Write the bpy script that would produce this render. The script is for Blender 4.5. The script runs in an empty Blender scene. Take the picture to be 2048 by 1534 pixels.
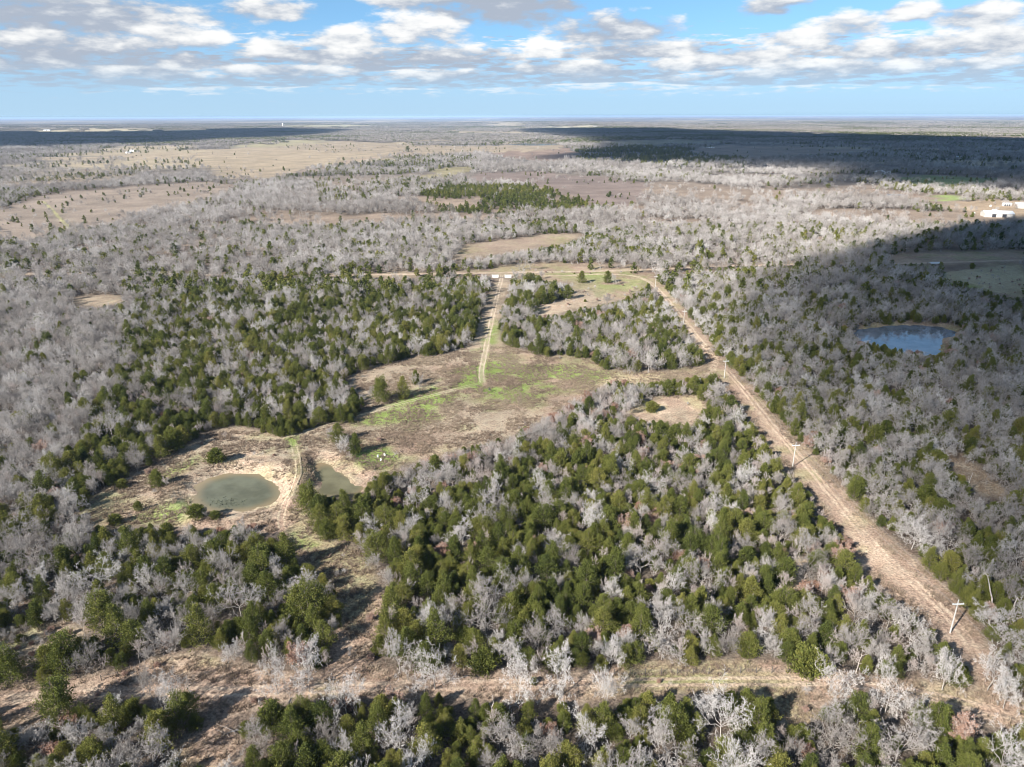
import bpy, math, random
import numpy as np
from mathutils import Matrix, Vector

# ------------------------------------------------------------------ camera
SC = bpy.context.scene
COL = SC.collection
H = 105.0                       # drone height above the ground, metres
FPX = 1422.0                    # focal length in pixels of the 2048 px wide photograph
PITCH = math.atan(535.0 / FPX)
ROLL = -0.0029
SUN_AZ = math.radians(47.0)     # shadows fall towards this bearing (from +y towards +x)
SUN_EL = math.radians(31.0)
rng = np.random.default_rng(7)
random.seed(7)

def cam_to_world(x, y):
    """direction of the ray through camera-plane point (x right, y up, depth 1)"""
    cr, sr = math.cos(ROLL), math.sin(ROLL)
    x, y = x * cr - y * sr, x * sr + y * cr
    cp, sp = math.cos(PITCH), math.sin(PITCH)
    return np.array([x + 0 * y, cp + sp * y, -sp + cp * y])

def ray(u, v):
    return cam_to_world((np.asarray(u, float) - 1024) / FPX, -(np.asarray(v, float) - 767) / FPX)

def P(u, v, z=0.0):
    """photo pixel -> point at height z"""
    d = ray(u, v)
    t = (z - H) / d[2]
    return np.array([d[0] * t, d[1] * t, z + 0 * t])

def project(x, y, z):
    """world -> photo pixel (vectorised)"""
    cp, sp = math.cos(PITCH), math.sin(PITCH)
    z = z - H
    dep = y * cp - z * sp
    yy = y * sp + z * cp
    dep = np.maximum(dep, 1e-3)
    xn, yn = x / dep, yy / dep
    cr, sr = math.cos(ROLL), math.sin(ROLL)
    xn, yn = xn * cr + yn * sr, -xn * sr + yn * cr
    return 1024 + FPX * xn, 767 - FPX * yn

cam_d = bpy.data.cameras.new("camera")
cam = bpy.data.objects.new("camera", cam_d)
COL.objects.link(cam)
SC.camera = cam
o0 = cam_to_world(0, 0)
bx = cam_to_world(1, 0) - o0
by = cam_to_world(0, 1) - o0
cam.matrix_world = Matrix(((bx[0], by[0], -o0[0], 0), (bx[1], by[1], -o0[1], 0), (bx[2], by[2], -o0[2], H), (0, 0, 0, 1)))
cam_d.sensor_fit = 'HORIZONTAL'
cam_d.sensor_width = 36.0
cam_d.lens = 36.0 * FPX / 2048.0
cam_d.clip_start = 0.5
cam_d.clip_end = 200000.0

# ------------------------------------------------------------------ render / colour
SC.render.engine = 'CYCLES'
SC.view_settings.view_transform = 'Standard'
SC.view_settings.look = 'None'
SC.view_settings.exposure = 1.36
SC.view_settings.gamma = 1.0
SC.view_settings.use_curve_mapping = False
cy = SC.cycles
cy.max_bounces = 4
cy.diffuse_bounces = 2
cy.glossy_bounces = 2
cy.transmission_bounces = 2
cy.volume_bounces = 0
cy.transparent_max_bounces = 8
cy.use_denoising = True
cy.pixel_filter_type = 'BLACKMAN_HARRIS'
cy.filter_width = 1.05
cy.caustics_reflective = False
cy.caustics_refractive = False
cy.sample_clamp_indirect = 6.0

# ------------------------------------------------------------------ node helpers
class NT:
    def __init__(self, tree):
        self.t = tree
        self.n = tree.nodes
        self.l = tree.links
    def new(self, typ, **kw):
        n = self.n.new(typ)
        for k, v in kw.items():
            setattr(n, k, v)
        return n
    def put(self, sock, v):
        if isinstance(v, bpy.types.NodeSocket):
            self.l.new(v, sock)
        elif v is not None:
            sock.default_value = v
    def math(self, op, a, b=None, c=None, clamp=False):
        n = self.n.new('ShaderNodeMath')
        n.operation = op
        n.use_clamp = clamp
        for i, q in enumerate((a, b, c)):
            self.put(n.inputs[i], q)
        return n.outputs[0]
    def mix(self, f, a, b, blend='MIX'):
        n = self.n.new('ShaderNodeMix')
        n.data_type = 'RGBA'
        n.blend_type = blend
        self.put(n.inputs[0], f)
        for s, q in ((n.inputs[6], a), (n.inputs[7], b)):
            if isinstance(q, (tuple, list)):
                q = tuple(q) + ((1.0,) if len(q) == 3 else ())
            self.put(s, q)
        return n.outputs[2]
    def noise(self, vec, scale, detail=3, rough=0.55, dims='3D'):
        n = self.n.new('ShaderNodeTexNoise')
        n.noise_dimensions = dims
        if vec is not None:
            self.l.new(vec, n.inputs['Vector'])
        n.inputs['Scale'].default_value = scale
        n.inputs['Detail'].default_value = detail
        n.inputs['Roughness'].default_value = rough
        return n.outputs[0]
    def smooth(self, x, a, b, lo=0.0, hi=1.0):
        n = self.n.new('ShaderNodeMapRange')
        n.interpolation_type = 'SMOOTHSTEP'
        self.put(n.inputs[0], x)
        for i, q in zip((1, 2, 3, 4), (a, b, lo, hi)):
            n.inputs[i].default_value = q
        return n.outputs[0]

# ------------------------------------------------------------------ world: clear sky with a cumulus deck
world = bpy.data.worlds.new("World")
SC.world = world
world.use_nodes = True
wt = NT(world.node_tree)
wt.n.clear()
sky = wt.new('ShaderNodeTexSky', sky_type='NISHITA', sun_disc=False)
sky.sun_elevation = SUN_EL
sky.sun_rotation = SUN_AZ + math.pi
sky.altitude = 150
sky.air_density = 1.0
sky.dust_density = 0.0
sky.ozone_density = 2.0
tc = wt.new('ShaderNodeTexCoord')
sep = wt.new('ShaderNodeSeparateXYZ')
wt.l.new(tc.outputs['Generated'], sep.inputs[0])
dx, dy, dz = sep.outputs
# the hazy winter horizon shows the blue found a little higher in the model sky
lv = wt.new('ShaderNodeCombineXYZ')
wt.put(lv.inputs[0], dx)
wt.put(lv.inputs[1], dy)
wt.put(lv.inputs[2], wt.math('MULTIPLY_ADD', wt.math('MAXIMUM', dz, 0.0), 1.15, 0.15))
nv = wt.new('ShaderNodeVectorMath', operation='NORMALIZE')
wt.l.new(lv.outputs[0], nv.inputs[0])
wt.l.new(nv.outputs[0], sky.inputs[0])
elev = wt.math('ARCSINE', dz)
azim = wt.math('ARCTAN2', dx, dy)
# coordinates in which clouds keep their proportions: bearing and elevation, warped by noise
deg = math.degrees(1)
E = wt.math('MULTIPLY', elev, deg)
A = wt.math('MULTIPLY', azim, deg)
comb = wt.new('ShaderNodeCombineXYZ')
wt.put(comb.inputs[0], wt.math('MULTIPLY', dx, 9.0))
wt.put(comb.inputs[1], wt.math('MULTIPLY', dy, 9.0))
wt.put(comb.inputs[2], wt.math('MULTIPLY', E, 0.42))
n1 = wt.noise(comb.outputs[0], 2.2, 5, 0.55)
comb2 = wt.new('ShaderNodeCombineXYZ')
wt.put(comb2.inputs[0], wt.math('MULTIPLY', dx, 24.0))
wt.put(comb2.inputs[1], wt.math('MULTIPLY', dy, 24.0))
wt.put(comb2.inputs[2], wt.math('MULTIPLY', E, 1.5))
n2 = wt.noise(comb2.outputs[0], 1.0, 4, 0.55)
n1c = wt.math('SUBTRACT', n1, 0.5)
n2c = wt.math('SUBTRACT', n2, 0.5)
# cumulus in view: (photo u, v, half width px, half height px, darkness)
CUM = [(80, 22, 270, 42, .75), (330, 58, 62, 34, .15), (405, 78, 50, 24, .25), (100, 82, 330, 24, .35), (160, 112, 280, 20, .8),
       (535, 16, 100, 24, .25), (1000, 8, 190, 38, .9), (800, 0, 70, 20, .3), (840, 58, 115, 36, .1), (690, 80, 85, 26, .2),
       (540, 92, 60, 22, .05), (640, 112, 180, 18, .5), (860, 112, 180, 22, .5), (1230, 56, 130, 36, .5), (1083, 103, 42, 26, .0),
       (1290, 98, 170, 20, .4), (1560, 10, 75, 20, .5), (1700, 46, 75, 24, .2), (1610, 74, 90, 22, .25), (1500, 112, 120, 22, .3),
       (1960, 28, 75, 26, .35), (1825, 22, 55, 18, .3), (2000, 78, 90, 30, .3), (1880, 88, 75, 26, .2), (1760, 98, 90, 22, .4),
       (1900, 128, 140, 16, .35), (1650, 132, 130, 14, .45), (1380, 128, 110, 14, .4), (1130, 135, 150, 14, .5), (560, 140, 120, 14, .4),
       (250, 140, 120, 14, .45), (60, 125, 90, 14, .4), (330, 128, 28, 14, .1), (1530, 148, 120, 10, .4), (900, 150, 120, 12, .5),
       (-260, 60, 220, 50, .5), (2350, 50, 200, 45, .4), (-180, 120, 200, 20, .5), (2280, 118, 180, 18, .5)]
ae1 = wt.new('ShaderNodeCombineXYZ')
wt.put(ae1.inputs[0], A)
wt.put(ae1.inputs[1], E)
def vmath(op, *ins):
    n = wt.new('ShaderNodeVectorMath', operation=op)
    for i, q in enumerate(ins):
        wt.put(n.inputs[i], q)
    return n
KS = 6.0
acc, ws = None, []
for (u, v, hw, hh, dk) in CUM:
    d = ray(u, v)
    a0 = math.degrees(math.atan2(d[0], d[1]))
    e0 = math.degrees(math.atan2(d[2], math.hypot(d[0], d[1])))
    ra, re = hw / (FPX / deg) * 1.05, hh / (FPX / deg) * 1.02
    q = vmath('MULTIPLY_ADD', ae1.outputs[0], (1 / ra, 1 / re, 0), (-a0 / ra, -e0 / re, 0)).outputs[0]
    dot = vmath('DOT_PRODUCT', q, q).outputs['Value']
    w = wt.math('POWER', math.exp(-KS), wt.math('MINIMUM', dot, 12.0))
    sc = wt.new('ShaderNodeVectorMath', operation='SCALE')
    wt.l.new(q, sc.inputs[0])
    wt.l.new(w, sc.inputs['Scale'])
    acc = sc.outputs[0] if acc is None else vmath('ADD', acc, sc.outputs[0]).outputs[0]
    ws.append((w, dk))
wsum, dsum = 1e-9, 0.0
for w, dk in ws:
    wsum = wt.math('ADD', wsum, w)
    dsum = wt.math('MULTIPLY_ADD', w, dk, dsum)
dens = wt.math('ADD', wt.math('MULTIPLY', wt.math('LOGARITHM', wsum, math.e), 1 / KS), 1.0)   # smooth maximum of 1 - r^2
asep = wt.new('ShaderNodeSeparateXYZ')
wt.l.new(acc, asep.inputs[0])
# lower parts turn their shaded base to us
dark = (wt.math('ADD', wt.math('MULTIPLY', asep.outputs[1], -0.45), dsum), wsum)
# the deck carries on outside the frame and as a thin far band near the horizon
hi = wt.smooth(E, 8.0, 13.0)
generic = wt.math('ADD', wt.math('MULTIPLY', n1c, 5.0), -0.25)
generic = wt.math('SUBTRACT', generic, wt.math('MULTIPLY', wt.math('SUBTRACT', 1.0, hi), 3.0))
band = wt.math('MULTIPLY', wt.smooth(E, 0.7, 2.4), wt.smooth(E, 4.0, 6.5, 1.0, 0.0))
cb = wt.new('ShaderNodeCombineXYZ')
wt.put(cb.inputs[0], wt.math('MULTIPLY', dx, 34.0))
wt.put(cb.inputs[1], wt.math('MULTIPLY', dy, 34.0))
wt.put(cb.inputs[2], wt.math('MULTIPLY', E, 4.2))
n3 = wt.noise(cb.outputs[0], 1.0, 3, 0.55)
bandd = wt.math('ADD', wt.math('MULTIPLY', wt.math('SUBTRACT', n3, 0.5), 4.4), wt.math('MULTIPLY', n1c, 1.5))
bandd = wt.math('SUBTRACT', wt.math('ADD', bandd, wt.math('MULTIPLY', band, 1.6)), 0.85)
shape = wt.math('ADD', dens, wt.math('ADD', wt.math('MULTIPLY', n1c, 2.3), wt.math('MULTIPLY', n2c, 1.6)))
shape = wt.math('SUBTRACT', shape, 0.16)
shape = wt.math('MAXIMUM', wt.math('MAXIMUM', shape, generic), wt.math('MULTIPLY', bandd, 0.7))
alpha = wt.smooth(shape, -0.05, 0.7)
dk = wt.math('DIVIDE', dark[0], dark[1])
dk = wt.math('ADD', dk, wt.math('MULTIPLY', n2c, -2.0))
dk = wt.math('ADD', dk, wt.math('MULTIPLY', n1c, -2.2))
dk = wt.smooth(dk, -0.25, 0.8)
alpha = wt.math('MULTIPLY', alpha, wt.smooth(E, 0.5, 4.0, 0.25, 0.95))
CW = 6.0
ccol = wt.mix(dk, (1.0 * CW, 0.99 * CW, 0.97 * CW), (0.43 * CW, 0.48 * CW, 0.57 * CW))
pale = wt.smooth(E, 0.0, 7.0, 0.85, 0.0)
skyb = wt.mix(pale, wt.mix(1.0, sky.outputs[0], (0.90, 1.14, 1.16), 'MULTIPLY'), (2.75, 3.85, 4.9))
skyc = wt.mix(alpha, skyb, ccol)
bg = wt.new('ShaderNodeBackground')
wt.put(bg.inputs['Color'], skyc)
bg.inputs['Strength'].default_value = 0.068
wo = wt.new('ShaderNodeOutputWorld')
wt.l.new(bg.outputs[0], wo.inputs[0])
world.cycles.sampling_method = 'MANUAL'
world.cycles.sample_map_resolution = 512

# ------------------------------------------------------------------ sun
sun_d = bpy.data.lights.new("sun", 'SUN')
sun_d.energy = 5.0
sun_d.angle = math.radians(0.55)
sun_d.color = (1.0, 0.95, 0.88)
sun = bpy.data.objects.new("sun", sun_d)
COL.objects.link(sun)
SUNV = np.array([-math.sin(SUN_AZ) * math.cos(SUN_EL), -math.cos(SUN_AZ) * math.cos(SUN_EL), math.sin(SUN_EL)])  # towards the sun
sun.rotation_euler = Vector(SUNV).to_track_quat('Z', 'Y').to_euler()

# ------------------------------------------------------------------ small helpers
def tag(o, label=None, cat=None, group=None, kind=None):
    for k, v in (("label", label), ("category", cat), ("group", group), ("kind", kind)):
        if v:
            o[k] = v
    return o

def mesh_np(name, v, f, mats=(), midx=None, smooth=False):
    """v (N,3); f (M,3) or (M,4) int array"""
    me = bpy.data.meshes.new(name)
    v = np.ascontiguousarray(v, np.float32)
    f = np.ascontiguousarray(f, np.int32)
    m, k = f.shape
    me.vertices.add(len(v))
    me.vertices.foreach_set("co", v.ravel())
    me.loops.add(m * k)
    me.loops.foreach_set("vertex_index", f.ravel())
    me.polygons.add(m)
    me.polygons.foreach_set("loop_start", np.arange(0, m * k, k, dtype=np.int32))
    if midx is not None:
        me.polygons.foreach_set("material_index", np.ascontiguousarray(midx, np.int32))
    if smooth:
        me.polygons.foreach_set("use_smooth", np.ones(m, bool))
    for q in mats:
        me.materials.append(q)
    me.update()
    return me

def link(name, me, parent=None, loc=None, rotz=0.0, scale=None):
    o = bpy.data.objects.new(name, me)
    COL.objects.link(o)
    if parent is not None:
        o.parent = parent
    if loc is not None:
        o.location = tuple(float(q) for q in loc)
    if rotz:
        o.rotation_euler = (0, 0, float(rotz))
    if scale is not None:
        o.scale = (scale, scale, scale) if np.isscalar(scale) else tuple(float(q) for q in scale)
    return o

def fattr(me, name, data, typ='FLOAT', dom='POINT'):
    a = me.attributes.new(name, typ, dom)
    key = {'FLOAT': 'value', 'INT': 'value', 'FLOAT_VECTOR': 'vector', 'FLOAT_COLOR': 'color'}[typ]
    a.data.foreach_set(key, np.ascontiguousarray(data).ravel())

# --- numpy value noise
def _hash(ix, iy, s):
    h = (ix.astype(np.int64) * 374761393 + iy.astype(np.int64) * 668265263 + s * 2147483647) & 0xffffffff
    h = ((h ^ (h >> 13)) * 1274126177) & 0xffffffff
    return ((h ^ (h >> 16)) & 0xffff) / 65535.0

def vnoise(x, y, s=0):
    ix, iy = np.floor(x), np.floor(y)
    fx, fy = x - ix, y - iy
    fx, fy = fx * fx * (3 - 2 * fx), fy * fy * (3 - 2 * fy)
    a, b = _hash(ix, iy, s), _hash(ix + 1, iy, s)
    c, d = _hash(ix, iy + 1, s), _hash(ix + 1, iy + 1, s)
    return (a * (1 - fx) + b * fx) * (1 - fy) + (c * (1 - fx) + d * fx) * fy

def fbm(x, y, s=0, o=4):
    t, a, n = 0, 0.5, 0
    for k in range(o):
        t = t + a * vnoise(x * 2 ** k, y * 2 ** k, s + k)
        n += a
        a *= 0.5
    return t / n

def sstep(x, a, b):
    t = np.clip((x - a) / (b - a), 0, 1)
    return t * t * (3 - 2 * t)

# --- image-space masks at half the photograph's size, used to look up what the ground is
MW, MH = 1024, 767
def fill(poly, W=MW, Hh=MH):
    p = np.asarray(poly, float) / 2.0
    m = np.zeros((Hh, W), bool)
    x0, y0 = p[:, 0], p[:, 1]
    x1, y1 = np.roll(x0, -1), np.roll(y0, -1)
    xs = np.arange(W) + 0.5
    for r in range(max(0, int(y0.min()) - 1), min(Hh, int(y0.max()) + 2)):
        y = r + 0.5
        c = ((y0 <= y) != (y1 <= y))
        if not c.any():
            continue
        xi = np.sort(x0[c] + (y - y0[c]) * (x1[c] - x0[c]) / (y1[c] - y0[c]))
        m[r] = (np.searchsorted(xi, xs) % 2) == 1
    return m

def stroke(pts, w):
    """polyline with a width in pixels at each point -> polygon"""
    p = np.asarray(pts, float)
    w = np.broadcast_to(np.asarray(w, float), (len(p),))
    d = np.gradient(p, axis=0)
    n = np.stack([-d[:, 1], d[:, 0]], 1)
    n /= np.linalg.norm(n, axis=1, keepdims=True) + 1e-9
    n = n * w[:, None] / 2
    return np.concatenate([p + n, (p - n)[::-1]])

def blur(a, k):
    a = a.astype(np.float32)
    for ax in (0, 1):
        for _ in range(2):
            c = np.cumsum(np.concatenate([np.repeat(np.take(a, [0], ax), k + 1, ax), a, np.repeat(np.take(a, [-1], ax), k, ax)], ax), ax)
            n = a.shape[ax]
            a = (np.take(c, range(2 * k + 1, 2 * k + 1 + n), ax) - np.take(c, range(0, n), ax)) / (2 * k + 1)
    return a

def samp(m, u, v):
    x = np.clip(np.asarray(u) / 2.0 - 0.5, 0, MW - 1.001)
    y = np.clip(np.asarray(v) / 2.0 - 0.5, 0, MH - 1.001)
    ix, iy = x.astype(int), y.astype(int)
    fx, fy = x - ix, y - iy
    return (m[iy, ix] * (1 - fx) + m[iy, ix + 1] * fx) * (1 - fy) + (m[iy + 1, ix] * (1 - fx) + m[iy + 1, ix + 1] * fx) * fy

def world_poly(poly):
    p = np.asarray(poly, float)
    q = P(p[:, 0], p[:, 1])
    return np.stack([q[0], q[1]], 1)

def smooth_poly(p, n=2):
    for _ in range(n):
        q = np.roll(p, -1, 0)
        p = np.stack([p * .75 + q * .25, p * .25 + q * .75], 1).reshape(-1, 2)
    return p

def smooth_line(p, n=2):
    p = np.asarray(p, float)
    for _ in range(n):
        a, b = p[:-1], p[1:]
        m = np.stack([a * .75 + b * .25, a * .25 + b * .75], 1).reshape(-1, p.shape[1])
        p = np.concatenate([p[:1], m[1:-1], p[-1:]])
    return p

def sdf(x, y, poly):
    """signed distance to a closed polygon, positive inside"""
    x, y = np.asarray(x, float), np.asarray(y, float)
    best = np.full(x.shape, 1e18)
    inside = np.zeros(x.shape, bool)
    n = len(poly)
    for i in range(n):
        ax, ay = poly[i]
        bx_, by_ = poly[(i + 1) % n]
        ex, ey = bx_ - ax, by_ - ay
        t = np.clip(((x - ax) * ex + (y - ay) * ey) / (ex * ex + ey * ey + 1e-12), 0, 1)
        best = np.minimum(best, (x - ax - t * ex) ** 2 + (y - ay - t * ey) ** 2)
        c = (ay <= y) != (by_ <= y)
        if by_ != ay:
            inside ^= c & (x < ax + (y - ay) * (bx_ - ax) / (by_ - ay))
    d = np.sqrt(best)
    return np.where(inside, d, -d)

# ------------------------------------------------------------------ layout read off the photograph (pixels on the ground)
POND_A = [(378, 985), (392, 965), (425, 950), (465, 942), (505, 943), (540, 953), (562, 972), (565, 990), (550, 1005), (515, 1015), (470, 1021), (425, 1021), (392, 1010)]
POND_B = [(628, 925), (650, 921), (672, 932), (692, 950), (712, 962), (735, 972), (720, 988), (690, 992), (650, 996), (622, 990), (640, 965), (632, 948)]
POND_C = [(1704, 662), (1718, 656), (1745, 651), (1790, 648), (1840, 648), (1880, 651), (1905, 657), (1918, 667), (1895, 673), (1886, 685), (1886, 705), (1850, 712), (1800, 706), (1760, 700), (1730, 686), (1712, 676)]

CLEAR = {
 'meadow': [(560, 880), (640, 850), (700, 848), (725, 815), (742, 800), (700, 775), (690, 755), (740, 735), (830, 716), (900, 706), (945, 690), (955, 655), (965, 620), (975, 590), (985, 560), (1020, 560),
            (1012, 590), (1000, 625), (995, 660), (1005, 690), (1090, 714), (1180, 716), (1215, 742), (1260, 748), (1330, 742), (1400, 735), (1425, 722), (1440, 735), (1405, 752), (1340, 762), (1262, 766), (1225, 758),
            (1175, 785), (1100, 828), (1010, 876), (925, 895), (870, 915), (810, 930), (790, 942), (745, 955), (715, 940), (725, 905), (715, 880), (650, 890), (610, 900)],
 'pondside': [(560, 880), (480, 852), (410, 866), (350, 903), (300, 932), (235, 962), (185, 1000), (165, 1038), (225, 1058), (290, 1045), (375, 1055), (450, 1055), (500, 1045), (560, 1078), (600, 1115), (640, 1138), (665, 1165), (690, 1225),
              (690, 1280), (665, 1330), (740, 1330), (750, 1260), (765, 1200), (745, 1140), (725, 1105), (660, 1080), (630, 1060), (612, 1010), (600, 985), (635, 960), (650, 915), (700, 945), (740, 965), (735, 930), (660, 890), (610, 870)],
 'track': [(0, 1375), (120, 1362), (200, 1352), (300, 1325), (390, 1310), (450, 1325), (560, 1345), (660, 1345), (740, 1330), (800, 1350), (900, 1335), (960, 1340), (1050, 1360), (1180, 1345), (1230, 1335), (1320, 1330), (1460, 1325), (1560, 1325), (1600, 1345), (1660, 1335),
           (1700, 1345), (1800, 1355), (1900, 1375), (2048, 1400), (2048, 1465), (1930, 1425), (1840, 1400), (1700, 1385), (1640, 1395), (1640, 1450), (1560, 1452), (1560, 1400), (1480, 1380), (1400, 1385), (1260, 1390), (1120, 1405), (1000, 1400), (900, 1390), (800, 1385), (700, 1395), (560, 1400), (470, 1425), (410, 1450), (350, 1500), (350, 1534), (470, 1534), (480, 1470), (440, 1440),
           (370, 1400), (300, 1395), (180, 1395), (110, 1400), (80, 1440), (0, 1455)],
 'leftopen': [(0, 1262), (60, 1250), (150, 1248), (185, 1262), (150, 1275), (110, 1300), (60, 1345), (0, 1360)],
 'sandpatch': [(1255, 828), (1290, 800), (1330, 792), (1400, 795), (1412, 812), (1395, 838), (1375, 850), (1330, 845), (1285, 840)],
 'road_right': stroke([(1290, 552), (1318, 572), (1345, 605), (1372, 640), (1398, 672), (1425, 710), (1440, 735), (1475, 772), (1520, 830), (1570, 890), (1625, 945), (1690, 1030), (1760, 1115), (1830, 1175), (1900, 1235), (1960, 1320), (2010, 1390)],
                      [12, 13, 15, 20, 24, 28, 34, 40, 46, 52, 58, 62, 78, 90, 80, 60, 60]),
 'upfield': [(1060, 552), (1150, 548), (1200, 545), (1290, 548), (1300, 565), (1270, 585), (1245, 600), (1190, 612), (1150, 618), (1110, 630), (1070, 632), (1075, 612), (1130, 600), (1150, 585), (1140, 565), (1100, 562)],
 'uproad_l': stroke([(0, 549), (130, 548), (350, 548), (480, 552), (600, 555), (720, 551), (860, 549), (1000, 546), (1100, 545)], [5, 5, 5, 4, 3, 6, 7, 9, 7]),
 'uproad_r': stroke([(1090, 545), (1290, 541), (1420, 534), (1520, 530), (1640, 529), (1730, 528), (1860, 526), (2048, 520)], [6, 6, 7, 6, 7, 4, 5, 7]),
 'roadside': [(1760, 512), (1850, 505), (2048, 500), (2048, 520), (1900, 526), (1800, 524)],
 'rfield': [(1880, 548), (1960, 536), (2048, 530), (2048, 600), (1985, 585), (1920, 565), (1885, 560)],
 'pond_c': [(1700, 662), (1720, 652), (1800, 645), (1890, 648), (1920, 658), (1925, 668), (1898, 684), (1893, 706), (1870, 710), (1820, 700), (1770, 695), (1720, 680)],
 'gap_l': [(140, 602), (180, 592), (240, 592), (250, 604), (200, 612), (150, 615)],
 'sandgap': [(1585, 1165), (1600, 1120), (1625, 1130), (1600, 1175), (1575, 1215)],
 'rgap': [(1880, 880), (1990, 960), (2030, 1000), (1960, 985), (1900, 930)],
 'mid1': [(930, 490), (1100, 468), (1180, 468), (1120, 490), (960, 512), (900, 520)],
 'mid2': [(940, 545), (1050, 528), (1200, 528), (1300, 533), (1200, 538), (1050, 540)],
}
FIELDS = {   # name: (polygon, base colour, tree density)
 'scrub': ([(0, 480), (0, 420), (60, 395), (130, 382), (250, 373), (400, 363), (480, 372), (430, 398), (330, 415), (260, 440), (170, 470), (60, 490)], (.255, .21, .175), .10),
 'tan': ([(0, 318), (150, 312), (300, 305), (420, 300), (480, 296), (640, 283), (700, 282), (860, 291), (990, 290), (1110, 287), (1135, 298), (1000, 305), (900, 309), (720, 314), (650, 326), (600, 346), (540, 358), (420, 357), (420, 338), (400, 316), (250, 318), (100, 322)], (.30, .245, .18), .05),
 'tan2': ([(420, 298), (520, 283), (640, 277), (660, 283), (560, 292)], (.30, .27, .17), .02),
 'strip': ([(0, 264), (200, 258), (420, 260), (440, 263), (200, 267)], (.42, .36, .24), .02),
 'strip2': ([(1050, 254), (1180, 250), (1230, 253), (1130, 258)], (.44, .40, .28), .02),
 'strip3': ([(500, 252), (700, 250), (760, 254), (600, 257)], (.34, .32, .2), .05),
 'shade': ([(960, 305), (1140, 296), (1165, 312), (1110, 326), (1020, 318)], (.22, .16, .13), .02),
 'plough': ([(960, 346), (1060, 343), (1170, 352), (1290, 365), (1290, 395), (1262, 412), (1180, 415), (1150, 395), (1110, 380), (1060, 370), (930, 362)], (.19, .15, .135), .09),
 'olive': ([(830, 357), (870, 338), (930, 333), (955, 341), (900, 352), (850, 360)], (.25, .22, .13), .03),
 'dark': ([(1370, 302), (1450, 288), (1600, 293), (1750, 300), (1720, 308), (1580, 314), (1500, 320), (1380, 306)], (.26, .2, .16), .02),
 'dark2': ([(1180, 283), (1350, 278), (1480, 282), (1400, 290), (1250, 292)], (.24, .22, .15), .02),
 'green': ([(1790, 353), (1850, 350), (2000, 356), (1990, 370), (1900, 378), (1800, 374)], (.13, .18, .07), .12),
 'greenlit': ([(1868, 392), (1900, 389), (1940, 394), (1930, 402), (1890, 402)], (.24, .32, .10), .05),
 'yard': ([(1900, 408), (1950, 400), (2048, 402), (2048, 452), (2010, 440), (1975, 428), (1940, 418)], (.36, .275, .19), .12),
 'glade': ([(840, 300), (640, 330), (660, 345), (620, 350), (600, 345)], (.3, .23, .18), .3),
}
clear_m = np.zeros((MH, MW), bool)
for q in CLEAR.values():
    clear_m |= fill(q)
for q in (POND_A, POND_B):
    clear_m |= fill(q)
clear_soft = blur(clear_m, 3)
dens_m = np.ones((MH, MW), np.float32)
for poly, c, dn in FIELDS.values():
    dens_m[fill(poly)] = dn

# shares of each kind of tree: polygon -> (juniper, oak, elm, sapling, shrub)
KM = np.zeros((5, MH, MW), np.float32)
def kinds(poly, *w):
    m = fill(poly)
    for i in range(5):
        KM[i][m] = w[i]
KM[:] = np.array([.42, .16, .20, .17, .05])[:, None, None]
kinds([(0, 0), (2048, 0), (2048, 548), (0, 556)], .19, .34, .36, .08, .03)
kinds([(0, 540), (260, 560), (270, 700), (190, 830), (80, 1000), (0, 1060)], .10, .12, .64, .12, .02)
kinds([(300, 580), (700, 545), (960, 560), (960, 690), (720, 745), (740, 850), (560, 885), (300, 960), (130, 970), (200, 830), (240, 700)], .66, .06, .12, .13, .03)
kinds([(1000, 605), (1100, 590), (1350, 600), (1430, 700), (1400, 745), (1240, 745), (1180, 712), (1010, 690)], .50, .05, .22, .20, .03)
kinds([(760, 970), (1000, 880), (1180, 800), (1260, 790), (1420, 800), (1400, 850), (1250, 870), (1100, 910), (900, 1010)], .18, .05, .24, .40, .13)
kinds([(1050, 920), (1250, 870), (1450, 850), (1560, 900), (1700, 1060), (1850, 1200), (1900, 1300), (1400, 1300), (1250, 1200)], .46, .06, .09, .24, .15)
kinds([(600, 980), (900, 1000), (1060, 940), (1260, 1200), (1250, 1330), (760, 1330), (600, 1100)], .72, .05, .07, .11, .05)
kinds([(1290, 545), (1430, 700), (1520, 820), (1640, 950), (1850, 1180), (2048, 1400), (2048, 530), (1600, 530)], .34, .56, .06, .02, .02)
kinds([(0, 1410), (2048, 1410), (2048, 1534), (0, 1534)], .60, .22, .06, .06, .06)
kinds([(0, 1040), (300, 1060), (560, 1060), (680, 1180), (660, 1330), (300, 1330), (0, 1250)], .52, .10, .26, .08, .04)
# evergreen patches beyond the county road
kinds([(830, 395), (880, 376), (1060, 373), (1150, 385), (1270, 398), (1280, 418), (1150, 425), (1000, 432), (880, 430)], .93, .02, .03, .01, .01)
kinds([(1040, 452), (1130, 442), (1135, 465), (1050, 470)], .75, .1, .1, .03, .02)
kinds([(1090, 482), (1250, 480), (1400, 492), (1420, 528), (1110, 520)], .42, .2, .25, .1, .03)
kinds([(300, 452), (520, 425), (760, 430), (760, 520), (500, 480)], .28, .3, .34, .06, .02)
kinds([(620, 350), (700, 320), (900, 309), (965, 318), (850, 350), (740, 405), (640, 410)], .45, .25, .28, .01, .01)
kinds([(1150, 300), (1300, 290), (1400, 300), (1500, 322), (1300, 330), (1150, 322)], .95, .03, .02, 0, 0)
kinds([(1400, 390), (1800, 395), (2048, 440), (2048, 500), (1600, 520), (1420, 480)], .24, .42, .25, .06, .03)
kinds([(0, 370), (240, 350), (260, 372), (120, 385), (0, 400)], .35, .3, .33, .01, .01)
KM /= KM.sum(0)

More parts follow.
